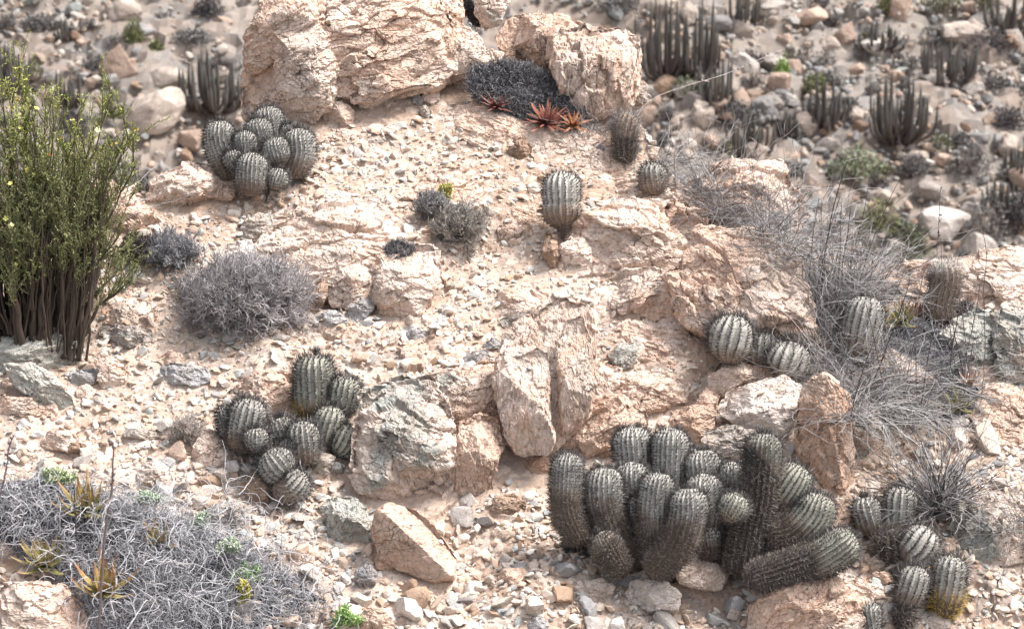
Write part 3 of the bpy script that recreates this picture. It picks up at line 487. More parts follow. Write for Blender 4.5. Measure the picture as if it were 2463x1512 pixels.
rock('dark slate rock at the bottom centre edge', 'slate', [(1255,1505),(1275,1480),(1320,1490),(1340,1520),(1300,1535),(1260,1530)], T=.45, tilt=.3, name='rock')
rock('orange and black stone at the bottom edge left of centre', 'orange', [(855,1480),(880,1455),(930,1470),(955,1500),(920,1520),(870,1510)], T=.35, tilt=.4, name='rock')
rock('blue-grey slab among the gravel below the tilted block', 'slate', [(850,1375),(880,1345),(905,1370),(900,1410),(870,1425)], T=.4, tilt=.3, name='rock')
rock('cream slab at the lower left of the tilted orange block', 'cream', [(690,1350),(720,1322),(770,1330),(790,1350),(760,1375),(710,1372)], T=.4, tilt=.4, name='rock')
rock('long pale bedrock tongue below the ledge in the middle gully', 'cream', [(1000,940),(1060,905),(1140,900),(1190,850),(1200,900),(1120,950)], tilt=.8, T=.2, name='bedrock_slab')
rock('grey flat stone left of the tall split rock', 'slate', [(1095,868),(1130,848),(1170,838),(1180,850),(1140,872)], T=.3, tilt=.8, name='rock')
rock('dark stone in the gravel above the front boulder', 'slate', [(1160,828),(1185,812),(1215,822),(1210,838),(1175,840)], T=.4, tilt=.5, name='rock')
rock('cream wedge at the left of the white boulder', 'cream', [(1655,985),(1680,960),(1700,925),(1730,950),(1725,985),(1690,1000)], T=.4, tilt=.3, name='rock')

# ---------------------------------------------------------------- the far hillside, out of focus across the valley
HY0, HZ0, HS = 14.0, -4.5, math.tan(math.radians(25))
def HG(x, y):
    x = np.asarray(x, float); y = np.asarray(y, float); q = np.stack([x.ravel(), y.ravel(), np.zeros(x.size)], 1)
    return HZ0 + HS*(y-HY0) - 0.05*x + (fbm(q*.55, 41, 4)*.9).reshape(x.shape)
def hhit(px, py):
    d = ray(px, py); t = 20.
    for i in range(200):
        p = CAM + t*d; h = p[2]-float(HG(p[0], p[1]))
        if h < 0.01: return p
        t += max(h*.7, .01)
    return p
xs = axis(-30, -8, 8, 30, 0.06, 1.08); ys = axis(4, 13.5, 22, 70, 0.06, 1.07)
X, Y = np.meshgrid(xs, ys); Ph = np.stack([X.ravel(), Y.ravel(), HG(X, Y).ravel()], 1)
NH = nrm(np.array([.05, -HS, 1.])); d1, c1 = chip(Ph, .5, .10, 61, None, (1, 1, 1), .2, .1); d2, c2 = chip(Ph, .17, .06, 62, None, (1, 1, 1), .3, .1); Ph += (d1+d2)[:, None]*NH
nx, ny = len(xs), len(ys); i, j = np.meshgrid(np.arange(nx-1), np.arange(ny-1)); b0 = (j*nx+i).ravel()
m, t, b = newmat('hillside_soil'); geo = N(t, 'ShaderNodeNewGeometry'); vec = geo.outputs['Position']
c = mix(t, ramp(t, noise(t, vec, .8, 5, .6), .42, .58), (.26, .23, .205), (.24, .195, .165)); c = mix(t, ramp(t, noise(t, vec, 2.3, 6, .7), .5, .62), c, (.21, .195, .185))
c = mix(t, .7, c, mix(t, noise(t, vec, 14, 5, .75), (.5, .48, .46), (1.35, 1.35, 1.35)), 'MULTIPLY'); t.links.new(c, b.inputs['Base Color']); b.inputs['Roughness'].default_value = .95
tag(mk('far_hillside', Ph, np.stack([b0, b0+1, b0+nx+1, b0+nx], 1), m, attr=c2), kind='structure')

# ---------------------------------------------------------------- loose stones: a few shapes, many stones
def ico(sub):
    import bmesh
    bm = bmesh.new(); bmesh.ops.create_icosphere(bm, subdivisions=sub, radius=1); bm.verts.ensure_lookup_table()
    V = np.array([v.co[:] for v in bm.verts]); F = np.array([[v.index for v in f.verts] for f in bm.faces]); bm.free(); return V, F
def stone_shape(sub, seed, cuts=9, flat=.55, rough=0.0):
    g = np.random.default_rng(seed); V, F = ico(sub); V = V.copy()
    Rm = rotm(*g.normal(size=3)); pl = [(nrm(Rm[:, a]*sg+g.normal(size=3)*.22), g.uniform(.42, .66)) for a in range(3) for sg in (-1, 1)] + [(nrm(g.normal(size=3)), g.uniform(.5, .78)) for i in range(cuts-4)]
    for n, h in pl: 
        d = V @ n; V = np.where((d > h)[:, None], V*(h/np.maximum(d, 1e-6))[:, None], V)
    if rough:
        dd, _ = chip(V+seed, .5, rough, seed); V = V*(1+dd+fbm(V*4+seed, seed, 3)*rough)[:, None]
    V = V*1.35*np.array([g.uniform(.85, 1.25), g.uniform(.6, .95), g.uniform(flat*.7, flat*1.3)]); return V, F
def randrot(n, g, tiltmax=.5):
    a = g.random(n)*2*PI; b_ = g.normal(size=n)*tiltmax*.6; c_ = g.normal(size=n)*tiltmax*.6
    ca, sa, cb, sb, cc, sc = np.cos(a), np.sin(a), np.cos(b_), np.sin(b_), np.cos(c_), np.sin(c_); R = np.zeros((n, 3, 3))
    R[:, 0, 0] = ca*cc - sa*sb*sc; R[:, 0, 1] = -sa*cb; R[:, 0, 2] = ca*sc+sa*sb*cc
    R[:, 1, 0] = sa*cc + ca*sb*sc; R[:, 1, 1] = ca*cb; R[:, 1, 2] = sa*sc-ca*sb*cc
    R[:, 2, 0] = -cb*sc; R[:, 2, 1] = sb; R[:, 2, 2] = cb*cc
    return R
def align(nv):      # frame whose z axis is nv
    z = nrm(nv); x = nrm(np.cross(np.array([0.1, 1., 0]), z)); y = np.cross(z, x); return np.stack([x, y, z], -1)
def batch(pos, nv, size, g, shapes, cols, tilt=.5, sink=.1):
    R = align(nv) @ randrot(len(pos), g, tilt); Vs, Fs, Cs, o = [], [], [], 0; pick = g.integers(0, len(shapes), len(pos))
    for k, (V, F) in enumerate(shapes):
        ix = np.where(pick == k)[0]
        if not len(ix): continue
        W_ = np.einsum('nij,vj->nvi', R[ix]*size[ix][:, None, None], V) + pos[ix][:, None] + (nv[ix]*size[ix][:, None]*(.35-sink))[:, None]
        Vs.append(W_.reshape(-1, 3)); Fs.append((F[None]+(np.arange(len(ix))*len(V))[:, None, None]).reshape(-1, 3)+o); Cs.append(np.repeat(cols[ix], len(V), 0)); o += len(ix)*len(V)
    return np.concatenate(Vs), np.concatenate(Fs), np.concatenate(Cs)
PAL = np.array([(.68,.59,.51),(.60,.49,.41),(.58,.43,.335),(.50,.385,.305),(.47,.44,.41),(.38,.37,.36),(.27,.26,.26),(.40,.27,.19),(.72,.67,.62),(.42,.44,.42)])
def pal(n, g, p): return PAL[g.choice(len(PAL), n, p=np.array(p)/sum(p))]*g.uniform(.85, 1.12, (n, 1))
M['stone'] = colmat('stone_colours', .88, .7, 90, .5)
bpy.context.view_layer.update(); DG = bpy.context.evaluated_depsgraph_get()
def drop(x, y, z0=3.0):
    ok, loc, n, _, ob, _ = S.ray_cast(DG, Vector((x, y, z0)), Vector((0, 0, -1)), distance=12)
    return (np.array(loc), np.array(n), ob.name) if ok else None
def at(px, py):
    d = ray(px, py); d = d/np.linalg.norm(d)
    ok, loc, n, _, ob, _ = S.ray_cast(DG, Vector(CAM.tolist()), Vector(d.tolist()), distance=60)
    return np.array(loc) if ok else ghit(px, py)
def free(px, py): return True
# gravel, one mass
g = np.random.default_rng(5); pos, nv, sz = [], [], []
for k in range(105000):
    x = g.uniform(-1.9, 1.9); y = g.uniform(-1.25, 1.5)
    q = np.array([[x*1.7+3, y*1.7, 0]])
    if k % 8 == 0 or True:
        dn = float(vnoise(q*1.6, 9)[0])
    if y > np.interp(x, SX, SY)+.25 or g.random() > .35+.75*dn: continue
    h = drop(x, y)
    if h is None or h[2].startswith('far'): continue
    rockhit = not h[2].startswith('rocky_slope')
    if rockhit and (h[1][2] < .80 or g.random() > .12): continue
    s_ = .0030*(1-g.random())**-.60*(1+.55*float(sstep(-.1, -.7, y)))
    if s_ > .021: s_ = g.uniform(.006, .018)
    pos.append(h[0]); nv.append(nrm(h[1]+np.array([0, 0, .6]))); sz.append(s_*(1 if not rockhit else .6))
pos, nv, sz = map(np.array, (pos, nv, sz)); shapes = [stone_shape(2, 100+k, 8, .40) for k in range(14)]
V, F, C_ = batch(pos, nv, sz, g, shapes, pal(len(pos), g, [5, 5, 5, 4, 2.2, 1.5, .7, 1.3, 3.5, .8]), .8)
tag(mk('gravel', V, F, M['stone'], col=C_), 'loose angular cream, pink and grey gravel covering the slope between the boulders', 'gravel', kind='stuff')
# individual stones
CN = [('cream', (.67, .59, .52)), ('pink', (.62, .47, .38)), ('grey', (.43, .41, .39)), ('dark', (.22, .21, .21)), ('white', (.73, .69, .65)), ('brown', (.41, .285, .20)), ('bluish grey', (.38, .39, .40))]
SV = []
for ci, (cn, cc) in enumerate(CN):
    m = rockmat(cn.replace(' ', '_')+'_stone', base=cc, second=tuple(v*.85 for v in cc), third=tuple(v*.75 for v in cc), amt2=.4, amt3=.2, spots=.35, cellamt=0, rnd=True, scale=2.2, bump=.5)
    SV.append([mesh_data('stone', *stone_shape(3, 300+ci*9+k, 10, .6, .035), m) for k in range(6)])
LM = [('the top left cactus cluster', 620, 480), ('the red rosettes', 1290, 300), ('the foot of the huge boulder', 850, 290), ('the round grey shrub', 590, 790), ('the big cream outcrop', 900, 760), ('the grey tufted shrub', 1090, 580), ('the two-part cactus', 1350, 590), ('the tall split rock', 1300, 1110),
      ('the middle left cactus clusters', 720, 1190), ('the tilted orange block', 1010, 1390), ('the big cactus cluster', 1600, 1400), ('the three-headed cactus', 1700, 900), ('the bottom right boulder', 1900, 1480), ('the grey mat', 600, 1330), ('the green boulder', 100, 980), ('the lower grass clump', 2230, 1250),
      ('the right skyline outcrop', 2300, 760), ('the whitish bluish boulder', 370, 1200), ('the thick brown shrub stems', 220, 820), ('the bottom edge of the picture', 1300, 1500), ('the front boulder', 960, 1240), ('the bottom right cactus', 2330, 1450)]
def where(px, py, lm):
    dx, dy = px-lm[1], py-lm[2]; d = math.hypot(dx, dy); far = 'just ' if d < 70 else ('' if d < 150 else 'well ')
    if abs(dx) > 1.6*abs(dy): w_ = 'right of' if dx > 0 else 'left of'
    elif abs(dy) > 1.6*abs(dx): w_ = 'below' if dy > 0 else 'above'
    else: w_ = ('below' if dy > 0 else 'above')+(' and right of' if dx > 0 else ' and left of')
    return f"{far}{w_} {lm[0]}"
cnt = 0; g = np.random.default_rng(23)
while cnt < 300:
    x = g.uniform(-1.45, 1.45); y = g.uniform(-1.05, .75)
    if g.random() > .95-.75*(y+1): continue
    h = drop(x, y)
    if h is None or not h[2].startswith('rocky_slope'): continue
    px, py = project(h[0])
    if not (0 < px < IW and 250 < py < IH): continue
    big_ = g.random(); s_ = .012+.018*big_**2.2 + (g.uniform(.004, .022) if (py > 1050 and g.random() < .6) else 0)
    ci = g.choice(7, p=[.25, .17, .18, .09, .13, .06, .12]); me = SV[ci][g.integers(0, 6)]
    o = bpy.data.objects.new('stone', me); COL.objects.link(o); nn = nrm(h[1]+np.array([0, 0, .8]))
    o.location = (h[0]+nn*s_*.22).tolist(); o.scale = (s_*g.uniform(.8, 1.3), s_*g.uniform(.8, 1.2), s_*g.uniform(.6, 1.1)); o.rotation_euler = (g.normal()*.35-.25, g.normal()*.35, g.random()*6.3)
    lm = min(LM, key=lambda l: (l[1]-px)**2+(l[2]-py)**2); sw = 'small' if s_ < .018 else ('fist-sized' if s_ < .028 else 'large')
    ph_ = f"{CN[ci][0]} stone {where(px, py, lm)}"; tag(o, f"{sw} {ph_}", 'stone', f"{sw} {ph_}"); cnt += 1
# hillside rocks
g = np.random.default_rng(31); n = 26000; x = g.uniform(-8, 8, n); y = g.uniform(13.5, 23, n); keep = fbm(np.stack([x*.8, y*.8, x*0], 1), 8, 3)+.10+.02*x > g.uniform(-.35, .3, n); x, y = x[keep], y[keep]
P_ = np.stack([x, y, HG(x, y)+.02], 1); s_ = .018*(1-g.random(len(x)))**-.5; s_ = np.where(s_ > .075, g.uniform(.02, .06, len(x)), s_)
V, F, C_ = batch(P_, np.repeat(nrm(NH+np.array([0, 0, 1.]))[None], len(x), 0), s_, g, [stone_shape(2, 500+k, 8, .7) for k in range(10)], pal(len(x), g, [4, 4, 3, 3, 5, 5, 2.5, 1.5, 1.5, 1.5])*.58, .6)
tag(mk('scree', V, F, M['stone'], col=C_), 'blurred loose scree of cream and grey rocks covering the far hillside', 'scree', kind='stuff')
HRV = [[mesh_data('hillside_rock', *stone_shape(3, 700+ci*9+k, 26, .75, .09), rockmat('weathered_'+cn.replace(' ', '_'), base=tuple(v*.78 for v in cc), second=tuple(v*.55 for v in cc), third=(.25,.23,.22), amt2=.6, amt3=.4, spots=.3, cellamt=0, rnd=True, scale=.8)) for k in range(4)] for ci, (cn, cc) in enumerate(CN)]
def hill_rock(px, py, wpx, ci, g, label=None, asp=.8):
    p = hhit(px, py); s_ = wpx*PXM*np.linalg.norm(p-CAM)/2
    o = bpy.data.objects.new('hillside_rock', HRV[ci][g.integers(0, 4)]); COL.objects.link(o); o.location = (p+np.array([0, 0, s_*.3])).tolist()
    o.scale = (s_, s_*g.uniform(.8, 1.1), s_*asp*1.5); o.rotation_euler = (g.normal()*.2, g.normal()*.2, g.random()*.8-.4)
    if label: tag(o, label, 'rock')
    return o
hill_rock(2262, 560, 135, 4, g, 'large rounded white rock on the far hillside above the right cactus', .8)
hill_rock(2203, 395, 72, 0, g, 'round pale boulder on the far slope below the columnar cactus clumps', .9); hill_rock(2265, 395, 60, 1, g, 'pinkish boulder just right of the round pale one on the far slope', .8)
hill_rock(2360, 610, 100, 4, g, 'white boulder low on the far slope just above the right skyline outcrop', .8); hill_rock(2230, 470, 95, 2, g, 'broad tan boulder above the large rounded white rock on the far slope', .7)
hill_rock(285, 185, 105, 1, g, 'pink boulder on the far hillside at upper left', .8); hill_rock(400, 215, 120, 0, g, 'pale boulder right of the pink one on the far hillside', .6)
hill_rock(375, 300, 190, 0, g, 'largest cream boulder on the far hillside left of the top cactus cluster', .75); hill_rock(460, 350, 90, 1, g, 'cream rock leaning on the largest hillside boulder', .8)
hill_rock(300, 45, 95, 0, g, 'long cream boulder near the top edge left of the huge boulder', .7); hill_rock(185, 45, 40, 4, g, 'small flat white rock near the top left corner', .5)
hill_rock(1590, 25, 80, 0, g, 'pale boulder at the top edge right of the square cream boulder', .6); hill_rock(2160, 30, 75, 1, g, 'pinkish boulder at the top edge above the columnar clumps', .9)
hill_rock(2320, 105, 130, 0, g, 'wide cream boulder on the upper right far slope', .5); hill_rock(1650, 225, 70, 4, g, 'whitish boulder beside the dry stalk on the far slope', .6); hill_rock(1950, 60, 110, 1, g, 'wide pinkish boulder on the upper far slope', .5)
HL = [('the pink hillside boulder', 285, 185), ('the largest hillside boulder', 375, 300), ('the upper left cactus clump', 515, 200), ('the top left corner', 20, 20), ('the tall dark cactus clump', 1600, 120), ('the bright green tuft', 1880, 180), ('the reddish brown cactus clump', 1980, 260), ('the large grey-green cactus clump', 2160, 270), ('the wide cream boulder', 2320, 105), ('the round pale boulder', 2203, 395), ('the large rounded white rock', 2262, 535), ('the burnt cushion mid slope', 2425, 300), ('the mixed green bush', 2060, 400), ('the top right corner', 2440, 20), ('the top edge green tuft', 2140, 15), ('the skyline grass', 1800, 380)]
k = 0
while k < 270:
    px = g.uniform(-60, 2520) if g.random() < .35 else g.uniform(1540, 2520); py = g.uniform(-60, 640)
    if not (px < 640 and py < 450 or px > 1230 and py < 100 or px > 1540 and py < 400 or px > 1850): continue
    ci = g.choice(7, p=[.30, .20, .15, .05, .15, .05, .10]); w_ = 22+58*g.random()**2.2; o = hill_rock(px, py, w_, ci, g, asp=g.uniform(.5, .9)); k += 1
    lm = min(HL, key=lambda l: (l[1]-px)**2+(l[2]-py)**2); sw = 'small' if w_ < 35 else 'mid-sized'
    ph_ = f"{CN[ci][0].replace('bluish ', '')} far rock {where(px, py, lm)}"; tag(o, f"{sw} {ph_}", 'rock', f"{sw} {ph_}")

# ---------------------------------------------------------------- cacti
M['skin'] = colmat('cactus_skin', .75, .5, 120, .25); M['spine'] = colmat('cactus_spines', .7, .3, 200)
WAX, PALE, GRN, TAN, BRN, BLK = np.array((.52,.495,.455)), np.array((.55,.52,.47)), np.array((.40,.385,.325)), np.array((.33,.25,.195)), np.array((.12,.09,.07)), np.array((.055,.045,.04))
def smooth_path(pts, n):
    pts = np.asarray(pts, float); K = len(pts)
    if K == 2: u = np.linspace(0, 1, n)[:, None]; return pts[0]*(1-u)+pts[1]*u
    Pp = np.concatenate([[2*pts[0]-pts[1]], pts, [2*pts[-1]-pts[-2]]]); out = []
    for u in np.linspace(0, K-1-1e-9, n):
        k = int(u); f = u-k; p0, p1, p2, p3 = Pp[k:k+4]
        out.append(.5*((2*p1)+(p2-p0)*f+(2*p0-5*p1+4*p2-p3)*f*f+(3*p1-p0-3*p2+p3)*f**3))
    return np.array(out)
def stem(parent, path, r, depth, t0, ribs=17, top=WAX, low=BRN, lo=.35, hi=.75, seed=0, spl=1.0, spcol=(.055,.05,.048), lowsp=(.12,.10,.088), lean=0.0, waist=None, rib=.11, dens=1.0, label=None, wool=.3):
    """path: picture points from base to tip, r: radii in picture units; the stem stands at distance t0+depth"""
    g = np.random.default_rng(seed); path = np.array(path, float); K = len(path)
    dz = np.linspace(depth[0], depth[1], K) if isinstance(depth, (tuple, list)) else np.full(K, depth)
    pts = np.array([CAM + (t0+z_)*ray(a, b_) for (a, b_), z_ in zip(path, dz)]); rr = np.array(r if isinstance(r, (list, tuple)) else [r]*K, float)*PXM*(t0)
    if len(rr) != K: rr = np.interp(np.linspace(0, 1, K), np.linspace(0, 1, len(rr)), rr)
    rr = rr*1.05
    C = smooth_path(pts, 80); Ls = np.concatenate([[0], np.cumsum(np.linalg.norm(np.diff(C, axis=0), axis=1))]); L = Ls[-1]; Rb = rr[-1]
    Rs = smooth_path(np.stack([rr, rr*0, rr*0], 1), 80)[:, 0]
    ds = .0022; n1 = max(6, int((L-Rb*.95)/ds)); s = np.concatenate([np.linspace(0, max(L-Rb*.95, .3*L), n1)[:-1], L-(L-max(L-Rb*.95, .3*L))*np.cos(np.linspace(0, PI/2, 20))])
    s = np.clip(s, 0, L); Cx = np.stack([np.interp(s, Ls, C[:, k]) for k in range(3)], 1); R = np.interp(s, Ls, Rs)
    Dm = np.clip((s-(L-Rb*.95))/(Rb*.95), 0, 1); R = R*np.sqrt(np.maximum(1-Dm**2.3, 1e-4)); R = R*(1+.035*fbm(np.stack([s*18, s*0+seed, s*0], 1), seed, 2)*2)
    R = R*np.sqrt(np.clip(1-((Rb*.8-s)/(Rb*.8)).clip(0, 1)**2, .03, 1))
    if waist: R = R*(1-waist[1]*np.exp(-((s/L-waist[0])/.035)**2))
    T = nrm(np.gradient(Cx+np.array([0, 0, 1e-9]), axis=0)); T[-1] = T[-3]; T[-2] = T[-3]; A = nrm(np.cross(T, FWD)+1e-6); B = nrm(np.cross(T, A))
    sp_ = .0075; nth = ribs*8; th = np.arange(nth)*2*PI/nth; tw = g.uniform(-2, 2)*(s/L)*.25; ph = g.random()*6
    TH = th[None, :]; cr = np.abs(np.cos(ribs*TH/2))**1.0; zz = 1 if s[-1] else 1
    are = .5+.5*np.cos(2*PI*s/sp_)[:, None]; prof = (1-rib*(1-cr**.8)) + .028*are*(cr**4) - .02*(1-are)*(cr**4)
    rad = R[:, None]*prof; an = TH + tw[:, None] + ph
    P = Cx[:, None]+rad[..., None]*(np.cos(an)[..., None]*A[:, None]+np.sin(an)[..., None]*B[:, None])
    u = (s/L)[:, None]; nz = (fbm(P.reshape(-1, 3)*14, seed+4, 3)*.5).reshape(P.shape[:2]); f = sstep(lo, hi, u+nz)[..., None]
    mid = np.clip(1-np.abs(f-.45)*2.4, 0, 1); col = low*(1-f)+top*f; col = col*(1-.6*mid)+TAN*.6*mid
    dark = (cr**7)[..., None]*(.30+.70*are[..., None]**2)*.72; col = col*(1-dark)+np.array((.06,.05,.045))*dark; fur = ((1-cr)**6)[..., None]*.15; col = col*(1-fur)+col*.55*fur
    col = col*(1+nz[..., None]*.8); wl_ = sstep(.90, 1., u)[..., None]*wool; col = col*(1-wl_)+np.array((.30,.28,.25))*wl_
    nr = len(s); ii, jj = np.meshgrid(np.arange(nr-1), np.arange(nth), indexing='ij'); j2 = (jj+1) % nth
    F = np.stack([ii*nth+jj, ii*nth+j2, (ii+1)*nth+j2, (ii+1)*nth+jj], -1).reshape(-1, 4); V = P.reshape(-1, 3); cl = np.clip(col.reshape(-1, 3), .01, .9)
    V = np.concatenate([V, [P[-1].mean(0)]]); cl = np.concatenate([cl, [(.15, .13, .12)]]); j = np.arange(nth); F3 = np.stack([np.full(nth, len(V)-1), (nr-1)*nth+j, (nr-1)*nth+(j+1) % nth], 1)
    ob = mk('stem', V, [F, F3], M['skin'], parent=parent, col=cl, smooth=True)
    if label: ob['label'] = label
    # spines
    sa = np.arange(0, L, sp_/dens); ra = np.arange(ribs)*2*PI/ribs; SA, RA = np.meshgrid(sa, ra, indexing='ij'); SA = SA.ravel(); RA = RA.ravel()
    cx = np.stack([np.interp(SA, s, Cx[:, k]) for k in range(3)], 1); Ra = np.interp(SA, s, R)*1.0; Ta = nrm(np.stack([np.interp(SA, s, T[:, k]) for k in range(3)], 1)); Aa = nrm(np.cross(Ta, FWD)+1e-6); Ba = nrm(np.cross(Ta, Aa)); aa = RA+np.interp(SA, s, tw)+ph
    out = np.cos(aa)[:, None]*Aa+np.sin(aa)[:, None]*Ba; bs = cx+out*Ra[:, None]; ua = SA/L; dm = np.interp(SA, s, Dm); nrm_ = nrm(out*(1.02-dm**2)[:, None]+Ta*(dm**1.2)[:, None]*1.2); ns_ = 8
    b_ = np.repeat(bs, ns_, 0); dd = np.repeat(nrm_, ns_, 0)+g.normal(size=(len(b_), 3))*.58+np.repeat(Ta, ns_, 0)*.25; l_ = (.006+.0105*g.random(len(b_))**1.4)*spl*(1+.35*np.repeat(ua, ns_)**2)
    dd = nrm(dd); P0 = b_-dd*.001; Pt = np.stack([P0, P0+dd*(l_*.5)[:, None], P0+dd*l_[:, None]], 1); rr_ = np.tile(np.array([.00062, .00052, .00015]), (len(b_), 1))
    Vs, Fs = tubes(Pt, rr_, 3); fc = np.repeat(sstep(lo, hi, ua), ns_*9)[:, None]; rv = np.repeat(g.uniform(.5, 2.2, len(b_)), 9)[:, None]; cs = (np.array(lowsp)*(1-fc)+np.array(spcol)*fc)*rv
    grey = np.repeat((g.random(len(b_)) < .07), 9)[:, None]; cs = np.where(grey, np.array((.38,.36,.34)), cs)
    mk('spines', Vs, Fs, M['spine'], parent=ob, col=cs)
    return ob
def cactus(label, base, heads, group=None, name='cactus_cluster', cat='cactus', t_off=0.0, **kw):
    p = at(*base); t0 = float((p-CAM) @ FWD)+t_off; root = thing(name, p, label, cat, group); sd0 = hash_(label) % 5000
    for k, h in enumerate(heads):
        a = dict(kw); a.update(h); stem(root, t0=t0, seed=sd0+k*7, **a)
    return root
H = lambda path, r, depth=0., **k: dict(path=path, r=r, depth=depth, **k)
cactus('dense cluster of ten grey-green ribbed cactus heads beside the huge boulder', (625,474), [
 H([(556,440),(530,350),(529,290)], [28,36,34], .02, lo=.2, hi=.55), H([(655,350),(640,256)], [34,36], .10), H([(626,360),(620,284)], [30,34], .05), H([(690,360),(688,298)], [20,22], .09),
 H([(592,385),(588,314)], [26,29], .0), H([(590,420),(563,384),(553,362)], [22,25,24], -.03), H([(600,474),(603,430),(610,367)], [28,36,35], -.06, lo=.1, hi=.5),
 H([(672,400),(658,330)], [31,33], -.01), H([(693,430),(718,370),(716,308)], [30,38,36], .03, lo=.25, hi=.6), H([(662,458),(670,404)], [25,27], -.04)], ribs=22, low=TAN*.85, lo=-.1, hi=.35, top=WAX*.92)
cactus('two dark spiny cactus heads half hidden behind the smooth pink boulder', (330,480), [H([(312,490),(290,398)], [30,36], .10, lo=-.3, hi=.2, top=np.array((.2,.19,.18))), H([(350,480),(372,432)], [24,26], .06, lo=-.3, hi=.2, top=np.array((.2,.19,.18)))], t_off=.05)
cactus('upright group of four green cactus heads with long dark spines behind the wide front boulder', (790,1085), [
 H([(748,1010),(752,950),(759,853)], [36,44,45], .06, top=GRN, lo=.1, hi=.4, spl=1.5, lowsp=(.28,.20,.07), wool=0), H([(812,1000),(838,905)], [34,38], .05, top=GRN*1.1, lo=-.2, hi=.1, spl=1.3),
 H([(785,1072),(790,1030),(797,975)], [28,36,34], .0, top=GRN*1.15, lo=-.2, hi=.1), H([(805,1095),(826,1070),(846,1022)], [24,34,32], -.01, top=GRN*1.1, lo=-.2, hi=.1)], ribs=17, spl=1.2)
cactus('low sprawling group of eight grey cactus heads right of the leaning pink slab', (660,1150), [
 H([(560,1060),(545,975)], [26,30], .05), H([(592,1090),(590,1040),(602,957)], [36,42,42], .03, low=TAN, lo=.2, hi=.5), H([(690,1075),(672,1003)], [30,36], .02), H([(725,1120),(728,1012)], [38,42], .0, low=TAN, lo=.2, hi=.5, spl=1.4),
 H([(620,1088),(612,1028)], [27,31], -.03), H([(700,1150),(672,1125),(640,1085)], [34,44,40], -.05, low=TAN), H([(655,1165),(695,1172),(735,1140)], [28,38,35], -.06, low=TAN, lo=.2, hi=.6), H([(700,1090),(700,1050)], [30,30], -.01)], ribs=18, top=PALE*.8, lo=-.2, hi=.2, spl=1.3)
cactus('tall two-part cactus with a swollen white top and brown pinched base', (1352,572), [H([(1354,572),(1354,548),(1350,520),(1350,480),(1350,412)], [10,14,42,43,45], .0, lo=.42, hi=.58, low=TAN*.9, ribs=17, top=PALE, waist=(.52,.10))], name='two_part_cactus')
cactus('lone dark column cactus with bristly grey top at the edge of the dry grass', (1505,388), [H([(1508,392),(1502,330),(1508,270)], [22,28,29], .0, lo=.45, hi=.8, low=BLK*1.5, top=TAN*1.1)], ribs=15, name='column_cactus', spl=1.3, spcol=(.2,.18,.17))
cactus('small round brown and white cactus on the cream shelf by the dry grass', (1572,467), [H([(1572,470),(1571,440),(1571,392)], [28,31,30], .0, lo=.2, hi=.8, low=TAN, top=PALE*.85)], ribs=15, name='round_cactus', spl=1.3)
cactus('row of three plump white cactus heads above the white boulder', (1790,890), [H([(1754,875),(1757,820),(1760,757)], [42,50,50], .0), H([(1822,885),(1838,795)], [34,38], .06), H([(1878,915),(1893,880),(1900,820)], [38,50,48], .02)], ribs=14, top=PALE, low=TAN, lo=.0, hi=.45, spl=1.75, rib=.17)
cactus('brown column cactus with a bristly grey cap in front of the right skyline outcrop', (2262,765), [H([(2255,775),(2262,720),(2275,670),(2273,626)], [30,32,36,36], .0, lo=.70, hi=.9, low=TAN*.9, top=np.array((.4,.37,.34)))], ribs=16, name='column_cactus', spcol=(.45,.4,.37), spl=1.2, t_off=-.05)
cactus('big pale barrel cactus half hidden in the dry grass at right', (2075,870), [H([(2062,880),(2072,800),(2085,712)], [38,47,46], .0, lo=.2, hi=.55, low=TAN*.9, top=PALE*.9)], ribs=17, name='barrel_cactus')
DK = dict(low=BRN*.9, lo=.35, hi=.72)
